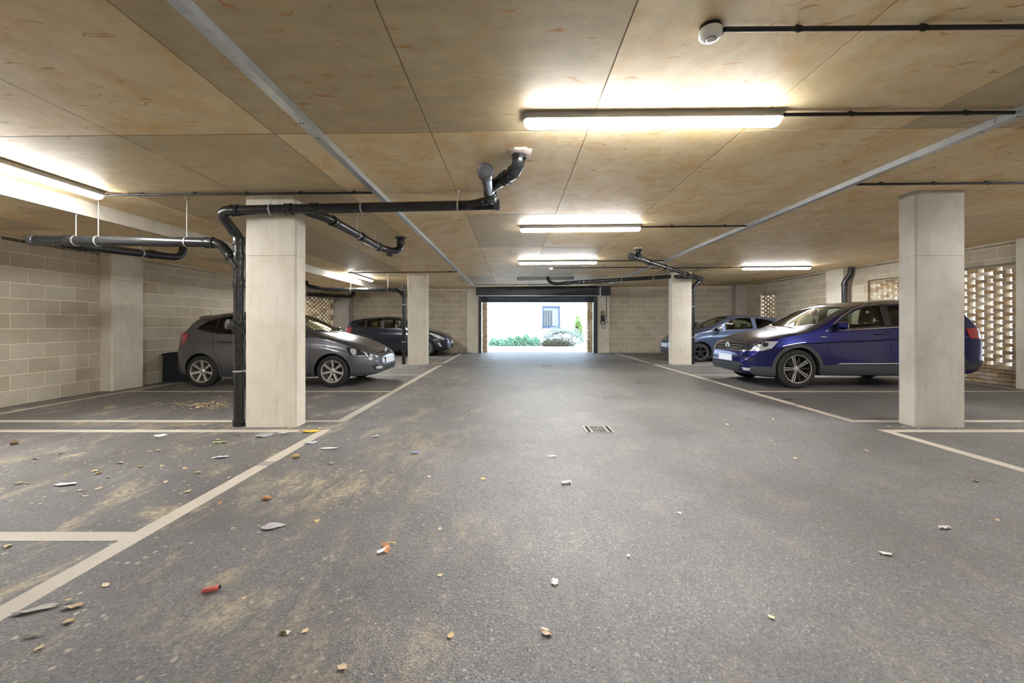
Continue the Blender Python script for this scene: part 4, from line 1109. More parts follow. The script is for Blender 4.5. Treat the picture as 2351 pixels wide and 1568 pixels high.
def glass(name, tint, refl):
    m = NT(name); t = m.t; t.nodes.remove(m.b)
    tr = m.n('ShaderNodeBsdfTransparent'); tr.inputs[0].default_value = (*tint, 1); gl = m.n('ShaderNodeBsdfGlossy'); gl.inputs['Roughness'].default_value = .02
    fr = m.n('ShaderNodeFresnel'); fr.inputs[0].default_value = 1.5; mx = m.n('ShaderNodeMixShader')
    k = m.math('MULTIPLY_ADD', fr.outputs[0], 1.0, refl); m.l(k, mx.inputs[0]); m.l(tr.outputs[0], mx.inputs[1]); m.l(gl.outputs[0], mx.inputs[2])
    m.l(mx.outputs[0], t.nodes['Material Output'].inputs[0]); return m.m
GLASS = glass('car_glass', (.66, .76, .68), .02); GLASSDK = glass('privacy_glass', (.20, .22, .21), .02)

SIDE = [(0, .925), (.10, .965), (.35, .995), (.55, 1.0), (.72, .992), (.78, .985), (.84, .965), (1, .945)]
TZ = [0, .04, .09, .15, .22, .30, .38, .46, .54, .62, .70, .745, .78, .81, .845, .89, .94, .985, 1.0]

def hatch(kind):
    """supermini spec; 'polo' (five-door), 'c5', 'c3'"""
    polo = kind == 'polo'
    xf, xr = .84, -3.13 if polo else -3.18; wb = 2.47 if polo else 2.511
    sp = dict(wb=wb, axz=.30, tyre=.30, rim=.213, arch=.345, arch_trim=(.340, .366), arch_off=.004, tum=.30, k=.15, side=SIDE, tz=TZ,
        zb=[(xr, .36), (xr+.05, .29), (xr+.2, .24), (-wb-.35, .22), (-wb, .20), (-1.2, .19), (0, .20), (.4, .20), (.62, .21), (.76, .23), (xf-.02, .27), (xf, .30)],
        cab=(-2.78, -.26), ws_from=-1.25, rs_from=-2.45,
        wheel=dict(n=7, twin=(0,), w=(.024, .028), mat=SATIN, rim_mat=SATIN), cabin=dict(fx=-1.45, rx=-2.35, top=1.16, dash=-.75, dz=1.0, mir=(-.92, 1.27)), wiper_z=1.0)
    if polo:
        sp.update(zt=[(xr, .62), (xr+.02, .76), (-3.06, .86), (-2.98, .98), (-2.89, 1.09), (-2.80, 1.20), (-2.73, 1.285), (-2.69, 1.33), (-2.62, 1.362), (-2.4, 1.402), (-1.9, 1.450), (-1.5, 1.455), (-1.22, 1.435), (-1.0, 1.385), (-.7, 1.245), (-.42, 1.105), (-.20, 1.010), (-.02, .965), (.25, .892), (.48, .800), (.62, .728), (.70, .680), (.76, .635), (.80, .60), (xf-.01, .54), (xf, .48)],
            zs=[(xr, .55), (-3.05, .92), (-2.8, 1.02), (-2.3, 1.0), (-1.2, .955), (-.31, .915), (.1, .83), (.4, .72), (.6, .64), (.78, .52), (xf, .40)],
            W=[(xr, .44), (xr+.03, .54), (xr+.10, .635), (xr+.22, .725), (-2.72, .785), (-2.4, .822), (-2.0, .838), (-1.0, .841), (-.2, .838), (.2, .825), (.45, .79), (.60, .74), (.70, .68), (.78, .59), (.82, .51), (xf, .42)],
            windows=[[(-2.60, 1.10), (-2.30, 1.035), (-2.235, 1.03), (-2.20, 1.295), (-2.38, 1.245)], [(-2.20, 1.015), (-1.62, .995), (-1.58, 1.365), (-1.9, 1.350), (-2.16, 1.305)], [(-1.52, .99), (-.62, .96), (-.58, 1.02), (-.80, 1.18), (-1.04, 1.30), (-1.25, 1.352), (-1.50, 1.368)]],
            wscreen=[(0, 1.035), (.30, 1.035), (.60, 1.075), (.50, 1.375), (.28, 1.395), (0, 1.40)][0:6], rscreen=[(0, 1.0), (.42, 1.0), (.54, 1.04), (.44, 1.22), (0, 1.25)],
            seams=[[(-.40, .24), (-.42, .60), (-.40, .80), (-.33, .92)], [(-1.56, .24), (-1.57, .6), (-1.55, .98)], [(-2.08, .30), (-2.12, .52), (-2.22, .70), (-2.25, 1.0)], [(-.40, .255), (-1.0, .245), (-2.05, .255)], [(.40, .50), (.44, .56)]],
            hood_seams=[[(-.20, .66), (.2, .62), (.5, .53), (.68, .40)]],
            handles=[(-1.42, .845), (-2.02, .865)], mirror=(-.60, 1.04), plate_z=.475, badge=(0, .645, .058), logo='vw', antenna=-2.75)
        HL = smooth_poly([(.27, .745), (.42, .735), (.60, .690), (.71, .640), (.745, .590), (.70, .563), (.50, .570), (.36, .592), (.30, .665)], 3)
        inner = smooth_poly([(.335, .722), (.43, .712), (.43, .615), (.375, .618), (.345, .66)], 3)
        TLs = smooth_poly([(-2.74, 1.0), (-2.82, 1.02), (-2.95, .985), (-3.01, .86), (-3.02, .755), (-2.93, .745), (-2.83, .82)], 3)
        sp['side_parts'] = [('headlight', HL, .004, .012, LAMPD), ('headlight_reflector', inner, .007, .006, LAMPW), ('headlight_strip', [(.37, .596), (.50, .577), (.68, .570), (.73, .592), (.68, .592), (.50, .600)], .007, .005, LAMPW), ('tail_light', TLs, .006, .012, LAMPR),
            ('pillar_trim', [(-1.614, .997), (-1.526, .993), (-1.508, 1.362), (-1.588, 1.360)], .003, .006, TRIM), ('pillar_trim', [(-2.236, 1.03), (-2.198, 1.02), (-2.165, 1.30), (-2.198, 1.29)], .003, .006, TRIM), ('door_mirror_base', [(-.34, .925), (-.60, .955), (-.56, 1.02)], .002, .006, TRIM)]
        G = [(-.50, .665), (-.2, .680), (.2, .680), (.50, .665), (.52, .595), (.2, .585), (-.2, .585), (-.52, .595)]
        sp['front_parts'] = [('grille', G, .003, .010, MESHB), ('lower_grille', [(-.36, .385), (.36, .385), (.33, .285), (-.33, .285)], .003, .01, MESHB)] + [('fog_recess', [(s*.40, .395), (s*.68, .395), (s*.64, .315), (s*.40, .30)], .003, .01, TRIM) for s in (1, -1)] + [('fog_lamp', smooth_poly([(s*.47, .375), (s*.60, .378), (s*.61, .335), (s*.47, .325)], 3), .008, .008, LAMPW) for s in (1, -1)]
        sp['front_ribbons'] = [('grille_bar', [(-.48, .652), (-.2, .664), (.2, .664), (.48, .652)], .012, .008, CHROME), ('grille_bar', [(-.5, .610), (-.2, .602), (.2, .602), (.5, .610)], .012, .008, CHROME)]
        def spoiler(S, root, add):
            add(MB().prism([(-2.56, 1.366), (-2.68, 1.352), (-2.78, 1.322), (-2.77, 1.306), (-2.68, 1.295), (-2.56, 1.33)], 'y', -.44, .44), 'roof_spoiler', GREYP, root, 30)
        sp['extra'] = [spoiler]
        sp['cladding'] = []; sp['clad_mat'] = TRIM
    else:
        sp.update(zt=[(xr, .60), (xr+.03, .80), (xr+.06, .92), (-3.06, 1.05), (-2.99, 1.18), (-2.93, 1.28), (-2.86, 1.345), (-2.7, 1.385), (-2.3, 1.440), (-1.9, 1.475), (-1.5, 1.488), (-1.2, 1.470), (-.98, 1.420), (-.7, 1.30), (-.42, 1.165), (-.12, 1.030), (.06, .985), (.30, .93), (.50, .865), (.63, .80), (.71, .745), (.77, .69), (xf-.02, .61), (xf, .54)],
            zs=[(xr, .55), (-3.08, .90), (-2.8, 1.05), (-2.3, 1.04), (-1.2, .985), (-.25, .94), (.1, .87), (.4, .77), (.6, .68), (.78, .56), (xf, .44)],
            W=[(xr, .48), (xr+.03, .58), (xr+.10, .68), (xr+.24, .765), (-2.6, .825), (-2.0, .850), (-1.0, .855), (-.2, .850), (.2, .83), (.45, .78), (.60, .71), (.70, .63), (.78, .53), (.82, .45), (xf, .36)],
            wscreen=[(0, 1.06), (.30, 1.06), (.60, 1.10), (.50, 1.395), (.28, 1.42), (0, 1.425)], rscreen=[(0, 1.0), (.45, 1.0), (.58, 1.04), (.47, 1.25), (0, 1.29)],
            hood_seams=[[(-.12, .66), (.25, .60), (.5, .48), (.68, .30)]], mirror=(-.58, 1.06), plate_z=.50, badge=(0, .665, .055), logo='griffin', antenna=-2.55)
        HL = smooth_poly([(.08, .865), (.20, .86), (.40, .80), (.58, .715), (.68, .64), (.66, .605), (.55, .615), (.36, .70), (.18, .80)], 3)
        TLs = smooth_poly([(-2.78, 1.06), (-2.88, 1.07), (-3.04, .98), (-3.09, .82), (-3.02, .76), (-2.90, .80), (-2.80, .92)], 3)
        sp['side_parts'] = [('headlight', HL, .004, .012, LAMPW), ('tail_light', TLs, .006, .012, LAMPR), ('fog_slot', [(.42, .50), (.50, .50), (.58, .36), (.52, .34)], .004, .008, SATIN)]
        sp['front_parts'] = [('grille', [(-.34, .70), (.34, .70), (.30, .60), (-.30, .60)], .003, .010, MESHB), ('lower_grille', smooth_poly([(-.36, .43), (.36, .43), (.30, .30), (-.30, .30)], 2), .003, .01, MESHB)] + [('fog_recess', [(s*.46, .46), (s*.62, .45), (s*.60, .34), (s*.48, .33)], .003, .01, TRIM) for s in (1, -1)]
        sp['front_ribbons'] = [('grille_bar', [(-.34, .665), (0, .665), (.34, .665)], .030, .010, CHROME), ('grille_bar', [(-.38, .30), (0, .285), (.38, .30)], .012, .008, CHROME)]
        sp['cladding'] = []; sp['clad_mat'] = TRIM
        if kind == 'c5':
            sp.update(windows=[[(-2.56, 1.16), (-2.46, 1.085), (-2.29, 1.075), (-2.26, 1.315), (-2.42, 1.285), (-2.53, 1.235)], [(-2.22, 1.07), (-1.66, 1.045), (-1.64, 1.385), (-1.9, 1.375), (-2.20, 1.325)], [(-1.57, 1.04), (-.55, 1.0), (-.50, 1.06), (-.72, 1.20), (-1.0, 1.33), (-1.25, 1.378), (-1.55, 1.39)]],
                seams=[[(-.38, .24), (-.42, .60), (-.36, .94)], [(-1.60, .24), (-1.61, 1.03)], [(-2.10, .30), (-2.16, .52), (-2.28, .72), (-2.30, 1.07)], [(-.38, .255), (-2.1, .255)]],
                pillars=1, handles=[(-1.42, .90), (-2.10, .915)], wheel=dict(n=10, twin=(0,), w=(.013, .016), mat=SATIN, rim_mat=SATIN))
            sp['side_parts'] += [('pillar_trim', [(-1.655, 1.05), (-1.575, 1.045), (-1.558, 1.386), (-1.638, 1.382)], .003, .006, TRIM), ('pillar_trim', [(-2.285, 1.08), (-2.225, 1.075), (-2.205, 1.32), (-2.256, 1.31)], .003, .006, TRIM)]
        else:
            sp.update(windows=[[(-2.66, 1.15), (-2.56, 1.10), (-1.78, 1.055), (-1.76, 1.375), (-2.1, 1.335), (-2.42, 1.255)], [(-1.66, 1.05), (-.80, 1.005), (-.78, 1.17), (-1.0, 1.325), (-1.25, 1.376), (-1.63, 1.388)], [(-.70, 1.00), (-.34, .975), (-.52, 1.085), (-.70, 1.165)]],
                seams=[[(-.42, .24), (-.46, .60), (-.40, .94)], [(-1.72, .26), (-1.78, .55), (-1.76, 1.04)], [(-.42, .255), (-1.72, .255)]],
                handles=[(-1.55, .90)], wheel=dict(n=5, twin=(0,), w=(.030, .040), mat=DARKALLOY, rim_mat=DARKALLOY), mirror_mat=SATIN)
            sp['side_parts'].append(('side_badge', [(-.20, .80), (-.34, .805), (-.34, .825), (-.20, .82)], .003, .003, CHROME)); sp['side_parts'].append(('side_badge', [(-.50, .52), (-.62, .52), (-.62, .535), (-.50, .535)], .003, .003, CHROME))
    return sp

def suv():
    xf, xr, wb = .88, -3.62, 2.68
    S1 = [(0, .93), (.08, .97), (.18, .985), (.35, .99), (.55, .995), (.70, .999), (.762, 1.001), (.785, .982), (.84, .970), (1, .945)]
    TZ1 = [0, .03, .08, .13, .18, .26, .34, .42, .50, .58, .66, .72, .76, .775, .79, .81, .84, .88, .94, 1.0]
    sp = dict(wb=wb, axz=.36, tyre=.36, rim=.262, arch=.405, arch_trim=(.398, .458), arch_off=.010, tum=.25, k=.10, side=S1, tz=TZ1,
        zb=[(xr, .50), (xr+.04, .42), (xr+.2, .31), (-wb-.4, .26), (-wb, .25), (-1.3, .23), (0, .24), (.4, .20), (.62, .21), (.76, .24), (xf-.03, .28), (xf, .31)],
        zt=[(xr, .78), (xr+.03, .92), (-3.53, 1.06), (-3.43, 1.18), (-3.31, 1.32), (-3.19, 1.45), (-3.09, 1.535), (-2.99, 1.585), (-2.8, 1.615), (-2.4, 1.645), (-1.9, 1.65), (-1.55, 1.635), (-1.25, 1.585), (-1.0, 1.50), (-.75, 1.375), (-.5, 1.24), (-.28, 1.135), (-.10, 1.085), (.10, 1.055), (.35, 1.0), (.55, .94), (.68, .88), (.75, .83), (.80, .77), (xf-.02, .69), (xf, .62)],
        zs=[(xr, .70), (-3.5, 1.0), (-3.3, 1.15), (-2.6, 1.135), (-1.9, 1.10), (-1.0, 1.04), (-.5, 1.02), (-.1, .985), (.3, .90), (.6, .80), (.78, .66), (xf, .50)],
        W=[(xr, .62), (xr+.03, .71), (xr+.10, .79), (xr+.25, .86), (-3.0, .90), (-2.2, .917), (-1.0, .919), (-.2, .917), (.2, .905), (.45, .87), (.60, .825), (.70, .78), (.78, .71), (.84, .63), (xf, .54)],
        cab=(-3.02, -.32), ws_from=-1.4, rs_from=-2.85,
        windows=[[(-2.94, 1.28), (-2.86, 1.21), (-2.62, 1.195), (-2.60, 1.52), (-2.74, 1.48)], [(-2.55, 1.185), (-1.76, 1.155), (-1.74, 1.54), (-2.1, 1.545), (-2.53, 1.535)], [(-1.64, 1.150), (-.80, 1.095), (-.74, 1.16), (-.92, 1.32), (-1.15, 1.445), (-1.36, 1.515), (-1.62, 1.540)]],
        wscreen=[(0, 1.135), (.35, 1.135), (.70, 1.185), (.60, 1.50), (.35, 1.535), (0, 1.545)], rscreen=[(0, 1.17), (.5, 1.17), (.62, 1.21), (.50, 1.45), (0, 1.48)],
        chrome=[[(-.54, 1.055), (-.62, 1.12), (-.88, 1.335), (-1.12, 1.468), (-1.36, 1.542), (-1.65, 1.568), (-2.1, 1.574), (-2.6, 1.560)], [(-.54, 1.058), (-1.0, 1.085), (-1.95, 1.140), (-2.9, 1.182)]],
        seams=[[(-.54, .27), (-.55, .60), (-.54, 1.04)], [(-1.70, .27), (-1.71, .7), (-1.69, 1.12)], [(-2.30, .42), (-2.42, .62), (-2.58, .80), (-2.62, 1.15)], [(-.54, .262), (-2.2, .262)], [(-.30, .955), (.1, .90), (.34, .83)]],
        hood_seams=[[(-.22, .70), (.2, .68), (.5, .60), (.70, .46)]],
        handles=[(-1.52, 1.005), (-2.42, 1.03)], mirror=(-.78, 1.16), plate_z=.525, badge=(0, .745, .075), logo='vw', antenna=None,
        wheel=dict(n=5, twin=(-.022, .022), w=(.0085, .0105), mat=SATIN, rim_mat=DARKALLOY, phase=72, dark=True), handle_mat=BLUEP,
        cabin=dict(fx=-1.55, rx=-2.55, top=1.36, dash=-.85, dz=1.10, mir=(-1.0, 1.40)), wiper_z=1.085, clad_mat=CLAD, arch_mat=CLAD)
    sp['cladding'] = [[(-.42, .25), (-.46, .43), (-2.28, .43), (-2.24, .25)], [(.43, .225), (.45, .40), (.60, .40), (.76, .40), (.80, .30), (.70, .225)], [(-3.12, .34), (-3.12, .46), (-3.45, .50), (-3.58, .52), (-3.55, .46), (-3.4, .37)]]
    HLs = [(.33, .872), (.56, .866), (.74, .842), (.80, .76), (.77, .685), (.60, .692), (.45, .742)]
    sp['side_parts'] = [('headlight', HLs, .005, .012, LAMPW), ('headlight_lens', smooth_poly([(.50, .84), (.58, .835), (.59, .775), (.52, .775)], 3), .010, .006, LAMPD), ('headlight_lens', smooth_poly([(.64, .825), (.70, .815), (.70, .755), (.64, .765)], 3), .010, .006, CHROME), ('sill_chrome', [(-.70, .445), (-.78, .472), (-2.26, .475), (-2.26, .455), (-.80, .452)], .016, .02, SATIN),
        ('tail_light', [(-3.14, 1.10), (-3.36, 1.12), (-3.50, 1.07), (-3.56, .98), (-3.55, .925), (-3.20, .925)], .012, .016, LAMPR), ('pillar_trim', [(-1.632, 1.155), (-1.768, 1.163), (-1.748, 1.545), (-1.628, 1.542)], .003, .006, TRIM),
        ('fender_blade', [(-.40, .955), (-.47, .945), (-.54, .952), (-.54, .960), (-.46, .962)], .006, .008, CHROME), ('mirror_base', [(-.56, 1.07), (-.78, 1.09), (-.76, 1.17)], .002, .006, TRIM)]
    sp['front_parts'] = [('grille', [(-.50, .825), (-.2, .838), (.2, .838), (.50, .825), (.50, .665), (-.50, .665)], .003, .010, MESHB), ('lower_grille', [(-.56, .395), (.56, .395), (.50, .315), (-.50, .315)], .004, .01, MESHB), ('bumper_strip', [(-.55, .455), (.55, .455), (.62, .40), (-.62, .40)], .003, .008, CLAD)]
    for s in (1, -1):
        sp['front_parts'] += [('headlight_inner', [(s*.50, .83), (s*.66, .815), (s*.72, .80), (s*.70, .70), (s*.50, .675)], .004, .012, LAMPD), ('headlight_chrome', [(s*.50, .69), (s*.66, .70), (s*.70, .715), (s*.70, .70), (s*.66, .68), (s*.50, .668)], .008, .008, CHROME), ('intake', [(s*.56, .575), (s*.74, .565), (s*.76, .50), (s*.66, .49)], .003, .010, TRIM), ('fog_lamp', [(s*.58, .365), (s*.74, .36), (s*.75, .315), (s*.62, .305)], .012, .012, LAMPW)]
    sp['front_ribbons'] = [('grille_bar', [(-.50, z), (-.2, z+.004), (.2, z+.004), (.50, z)], .013, .010, CHROME) for z in (.825, .772, .725, .676)]
    for r_, z in ((5, .43),):
        for k in range(11):
            y = -.45+k*.09; sp['front_parts'].append(('honeycomb', smooth_poly([(y-.03, z), (y-.015, z+.018), (y+.015, z+.018), (y+.03, z), (y+.015, z-.018), (y-.015, z-.018)], 1), .008, .006, MESHB))
    def rails(S, root, add):
        for sd in (1, -1):
            pts = []
            for i in range(15):
                x = -1.36-1.80*i/14; z = S.zt(x); yy = .66
                pts.append((x, sd*yy, S.ztop(x, yy)+(.026 if 0 < i < 14 else .0)))
            add(MB().tube(bend(pts, .08), .016, 8), 'roof_rail', CHROME, root, 50)
    sp['extra'] = [rails]
    return sp

def place(root, x, d_near, halfw, face):
    """face +1: nose towards +X; -1: nose towards -X. Front axle at x, near flank at d_near"""
    root.location = (x, d_near+halfw, 0); root.rotation_euler = (0, 0, 0 if face > 0 else math.pi)

sp = hatch('polo'); sp.update(name='hatchback_car', label='metallic grey five-door hatchback parked behind the column by the leaf pile', paint=GREYP, arch_mat=GREYP); place(make_car(sp), -3.40, 7.82, .84, 1)
sp = hatch('c5'); sp.update(name='hatchback_car', label='dark navy five-door hatchback parked against the far wall', paint=NAVYP, arch_mat=NAVYP); place(make_car(sp), -3.23, 15.45, .855, 1)
sp = hatch('c3'); sp.update(name='hatchback_car', label='blue-grey three-door hatchback parked beyond the blue SUV', paint=BLUEG, arch_mat=BLUEG); place(make_car(sp), 5.87, 13.05, .855, -1)
sp = suv(); sp.update(name='suv_car', label='royal blue SUV with roof rails parked behind the grey column', paint=BLUEP); place(make_car(sp), 5.25, 7.68, .92, -1)
# ================================================================== SMALL THINGS
# dark box against the left wall behind the grey hatchback
BOXM = plain('dark_blue_plastic', (36, 39, 46), .5)
bxo = MB().prism([(-7.22, 0), (-6.72, 0), (-6.70, .55), (-7.20, .55)], 'y', 8.60, 9.20).build('dark_box', BOXM); tag(bxo, 'dark lidded box against the block wall behind the grey hatchback', 'box')
MB().prism([(-7.225, .55), (-6.69, .55), (-6.69, .60), (-6.80, .622), (-7.05, .61), (-7.225, .575)], 'y', 8.585, 9.215).build('lid', BOXM, bxo)
MB().box(-7.0, -6.9, 8.565, 8.59, .50, .53).build('catch', BOXM, bxo)

# air freshener hanging from the SUV's mirror
af = MB().prism([(-.022, 0), (.022, 0), (.030, .05), (.012, .11), (0, .13), (-.012, .11), (-.030, .05)], 'x', -.004, .004).build('air_freshener', TRIM); tag(af, 'small dark air freshener hanging from the mirror of the blue SUV', 'air freshener')
af.location = (6.26, 8.70, 1.19); af.rotation_euler = (0, 0, R(80))
MB().tube([(0, 0, .13), (0, 0, .19)], .002, 6).build('cord', TRIM, af)

# ------------------------------------------------------------------ litter
def leaf_mesh(seed, L=1.0):
    rn = random.Random(seed); m = MB(); n = 7; vs = []
    for i in range(n):
        t = i/(n-1); w = .36*math.sin(math.pi*min(.98, max(.03, t**.8)))*rn.uniform(.8, 1.15); x = (t-.5)*L; curl = .10*math.sin(t*3.1+seed)+.04
        vs += [(x, -w, max(.012, curl+rn.uniform(.02, .16))), (x, rn.uniform(-.03, .03), max(.012, curl*.5)), (x, w, max(.012, curl+rn.uniform(.02, .16)))]
    fs = [(i*3+k, (i+1)*3+k, (i+1)*3+k+1, i*3+k+1) for i in range(n-1) for k in (0, 1)]
    return m.add(vs, fs)
def leafcol(name, cols):
    m = NT(name); rn = m.rnd(); n = len(cols)
    m.color(m.mix(m.ramp(rn, [(i/(n-1), lin(c)) for i, c in enumerate(cols)]), (.8, .8, .8), m.math('MULTIPLY', m.noise(m.pos(), 6, 3), .25), 'MULTIPLY')).set(Roughness=.75); return m.m
LEAF = leafcol('dry_leaf', [(206, 184, 140), (218, 202, 168), (184, 150, 100), (226, 214, 190), (200, 170, 116)])
LMESH = [leaf_mesh(k).mesh('dry_leaf', LEAF, 60) for k in range(5)]
def leaf(x, d, size, label, group, z=0):
    o = link('dry_leaf', random.choice(LMESH), None, (x, d, .0028+z), (0, 0, random.uniform(0, 6.28))); o.scale = (size, size, size*.8); tag(o, label, 'leaf', group); return o
# heap of yellow leaves behind the near left column
rn = random.Random(4); heap = []
for k in range(150):
    px = rn.choice([rn.uniform(330, 536), rn.uniform(400, 536), rn.uniform(440, 520)]); py = 929+rn.gauss(2, 3.2)
    x, d = on_floor(px, py)
    leaf(x, d, rn.uniform(.028, .055), 'yellow dry leaf in the leaf pile beside the near drain stack', 'leaf pile by the near drain stack', z=rn.choice([0, 0, .012, .022]) if not any(abs(x-a) < .03 and abs(d-b) < .03 for a, b in heap) else .0); heap.append((x, d))
# leaves scattered over the littered bay and the aisle
spots = [(32,1019),(83,1054),(112,1043),(136,1043),(218,1083),(224,1088),(249,1096),(276,1064),(323,1072),(425,1076),(345,1037),(365,1035),(285,1039),(44,1111),(60,1111),(185,1127),(226,1122),(430,1129),(372,1070),(527,1098),(380,1108),(404,980),(500,1010),(612,1043),(678,1050),(612,1148),(728,1198),(535,1215),(1010,1215),(18,1256),(158,1430),(243,1345),(90,1490),(860,1030),(800,1010),(960,985),(1070,955),(1085,945),(905,940),(930,925),(1020,900),(1560,1180),(1010,1322),(1035,1460),(1110,1100),(830,1082),(900,1083),(985,1095),(760,1065),(560,1375),(1770,1418),(2240,1105),(2290,1195),(1825,1053),(1665,965),(1670,975),(1692,970),(1775,963),(1990,1035),(1770,1012),(2075,980),(2110,984),(1255,1455),(785,1535),(655,1455),(700,1450),(545,1000),(195,1140),(140,1115),(455,1085),(505,1155),(150,1092),(265,1040),(735,985),(710,980),(690,990),(665,985),(745,978),(640,982),(655,981),(2170,983),(2200,985),(2040,981)]
for px, py in spots:
    x, d = on_floor(px, py); leaf(x, d, random.uniform(.024, .044) if py > 1200 else random.uniform(.032, .055), 'single dry tan leaf lying loose on the asphalt', 'loose dry leaves on the asphalt')
# bits of torn paper and plastic
def scrap(name, px, py, w, h, rot, rgb, label, cat='litter', seed=1, lift=.012, n=13, rough=.5):
    x, d = on_floor(px, py); rn = random.Random(seed); vs = [(0, 0, lift*.8)]
    for i in range(n):
        a = 2*math.pi*i/n; q = rn.uniform(.72, 1.12); vs.append((w/2*math.cos(a)*q, h/2*math.sin(a)*q, rn.uniform(.001, lift)))
    fs = [(0, 1+i, 1+(i+1) % n) for i in range(n)]
    mat = plain(name+'_%d_%d' % (px, py), rgb, rough, scale=40, var=.12)
    o = MB().add(vs, fs).build(name, mat); o.location = (x, d, .003); o.rotation_euler = (0, 0, rot); tag(o, label, cat)
    s = o.modifiers.new('thickness', 'SOLIDIFY'); s.thickness = .0012; s.offset = 1
    return o
scrap('yellow_wrapper', 716, 991, .20, .13, .1, (214, 176, 52), 'yellow flattened wrapper at the foot of the near drain column', seed=3)
scrap('torn_paper', 606, 1001, .19, .16, .3, (150, 150, 154), 'torn grey paper scrap on the bay side of the near column', seed=5)
scrap('torn_paper', 650, 996, .12, .07, .1, (176, 176, 180), 'small pale paper scrap along the bay line by the near column', seed=6)
scrap('tissue_scrap', 368, 1001, .13, .10, .4, (226, 232, 240), 'bright white tissue scrap near the near bay line', seed=7)
scrap('green_wrapper', 504, 1017, .16, .05, .35, (170, 190, 110), 'green and white folded wrapper on the littered bay', seed=8)
scrap('white_wrapper', 507, 1051, .14, .06, .3, (206, 206, 212), 'crumpled white wrapper below the green wrapper', seed=9)
scrap('white_wrapper', 151, 1114, .15, .06, .1, (200, 204, 212), 'pale wrapper lying in the middle of the littered bay', seed=10)
scrap('blue_white_wrapper', 714, 1018, .13, .05, .5, (196, 208, 218), 'pale blue wrapper lying across the aisle line', seed=11)
scrap('blue_wrapper', 953, 1041, .10, .07, .8, (132, 144, 174), 'small blue wrapper in the dusty aisle', seed=12)
scrap('white_scrap', 861, 1003, .09, .05, .9, (210, 206, 204), 'curled white scrap on the aisle beside the near column', seed=13)
scrap('white_stain', 755, 1030, .20, .05, .1, (226, 222, 214), 'white crumbled plaster patch on the aisle beside the line', cat='debris', seed=14, lift=.004)
scrap('grey_paper', 625, 1211, .13, .07, .3, (172, 168, 170), 'grey crumpled paper on the aisle below the bay line', seed=15)
scrap('grey_sheet', 85, 1402, .15, .04, .45, (150, 144, 134), 'flattened grey sheet beside the thick aisle line', seed=16)
scrap('torn_card', 165, 1396, .075, .03, .4, (206, 184, 152), 'torn tan card next to the flattened grey sheet', seed=17)
scrap('torn_card', 158, 1382, .022, .02, .4, (214, 196, 150), 'tiny curled tan card above the torn tan card', seed=18)
scrap('grey_twig_bark', 75, 1462, .07, .018, .5, (148, 136, 122), 'grey strip of bark on the rough asphalt', cat='debris', seed=19)
scrap('white_scrap', 1273, 1340, .035, .045, .3, (222, 218, 206), 'crumpled white scrap in the middle of the aisle', seed=20)
scrap('white_chip', 1443, 1279, .022, .02, .3, (216, 220, 216), 'tiny white chip on the open aisle asphalt', cat='debris', seed=21)
scrap('torn_card', 1254, 1455, .045, .035, -.6, (212, 192, 166), 'torn beige card scrap on the rough near asphalt', seed=22)
scrap('torn_paper', 2030, 1273, .055, .03, -.5, (200, 198, 190), 'pale torn paper on the aisle below the grey column', seed=23)
scrap('torn_paper', 2168, 1214, .075, .035, .1, (196, 190, 180), 'ragged pale paper shred below the grey column', seed=24)
scrap('white_scrap', 1268, 1048, .08, .05, .0, (180, 176, 170), 'faint pale scrap in the aisle before the drain grate', seed=25, lift=.004)
# red plastic case and white tube
def capsule(name, px, py, L, r, rot, mat, label, cat):
    x, d = on_floor(px, py); o = MB().lathe([(0, -L/2), (r*.7, -L/2), (r, -L/2+.004), (r, L/2-.004), (r*.7, L/2), (0, L/2)], (0, 0, r), (1, 0, 0), 16).build(name, mat, None, 50)
    o.location = (x, d, .003); o.rotation_euler = (0, 0, rot); tag(o, label, cat); return o
REDP = plain('faded_red_plastic', (204, 100, 90), .45)
o = capsule('red_lighter', 483, 1360, .062, .011, .45, REDP, 'faded red plastic lighter on the asphalt', 'lighter')
MB().lathe([(0, 0), (.008, 0), (.008, .008), (0, .010)], (.031, 0, .011), (1, 0, 0), 12).build('lighter_top', BLACKPVC, o, 40)
o = capsule('white_vape_tube', 1300, 1112, .075, .012, .25, WHITEPL, 'white plastic tube lying in the aisle beyond the crumpled scrap', 'tube')
MB().lathe([(.0125, -.004), (.0125, .004)], (.02, 0, .012), (1, 0, 0), 14).build('seam_band', GREYPL, o, 40)
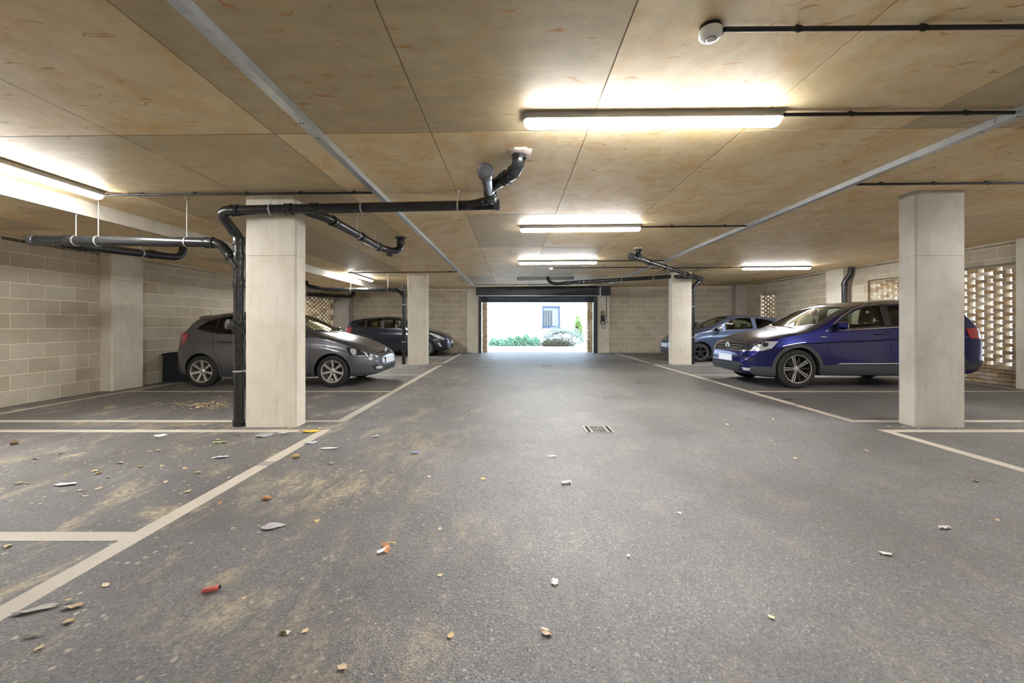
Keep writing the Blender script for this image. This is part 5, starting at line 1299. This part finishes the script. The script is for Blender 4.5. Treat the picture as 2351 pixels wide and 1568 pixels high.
# sweet wrapper, folded in three colours
x, d = on_floor(887, 1262)
sw = empty('sweet_wrapper', (x, d, .003)); tag(sw, 'crumpled orange, yellow and white sweet wrapper on the aisle', 'wrapper')
WO, WY, WW = plain('wrapper_orange', (206, 140, 92), .35), plain('wrapper_yellow', (232, 206, 70), .35), plain('wrapper_white', (226, 226, 232), .35)
def fold(name, pts, mat):
    z = [random.uniform(.004, .022) for _ in pts]; vs = [(a, b, c) for (a, b), c in zip(pts, z)]; cx_ = sum(p[0] for p in pts)/len(pts); cy_ = sum(p[1] for p in pts)/len(pts)
    n = len(vs); m = MB().add(vs+[(cx_, cy_, .018)], [(i, (i+1) % n, n) for i in range(n)]); o = m.build(name, mat, sw); s = o.modifiers.new('thickness', 'SOLIDIFY'); s.thickness = .001
fold('orange_flap', [(-.036, .034), (.004, .044), (.012, .030), (-.012, .014), (-.026, .020)], WO)
fold('yellow_end', [(.004, .045), (.036, .048), (.034, .030), (.010, .030)], WY)
fold('orange_belly', [(-.014, .016), (.012, .014), (.024, -.014), (.016, -.044), (-.004, -.040), (-.016, -.010)], WO)
fold('white_lining', [(.010, .018), (.002, -.004), (-.016, -.026), (-.036, -.044), (-.030, -.056), (-.008, -.046), (.010, -.010)], WW)
# stones and a brown nut
def stone(px, py, s, rgb, label, seed):
    x, d = on_floor(px, py); rn = random.Random(seed); vs = []; n = 9
    for i in range(5):
        ph = math.pi*i/4
        for k in range(n): t = 2*math.pi*k/n; q = rn.uniform(.85, 1.1); vs.append((s*q*math.sin(ph)*math.cos(t)*1.3, s*q*math.sin(ph)*math.sin(t), s*.62*(1-math.cos(ph))))
    fs = [(i*n+k, i*n+(k+1) % n, (i+1)*n+(k+1) % n, (i+1)*n+k) for i in range(4) for k in range(n)]
    o = MB().add(vs, fs).build('stone', plain('stone_%d' % px, rgb, .8), None, 60); o.location = (x, d, .0); tag(o, label, 'stone')
stone(33, 1020, .030, (120, 98, 70), 'brown round stone near the bay line in the littered bay', 1)
stone(679, 1051, .030, (186, 160, 116), 'tan stone on the aisle beside the worn line patch', 2)
stone(612, 1148, .024, (186, 140, 96), 'orange-brown stone on the sandy aisle patch', 3)
stone(650, 1456, .010, (92, 74, 50), 'small dark brown clod on the rough near asphalt', 4)
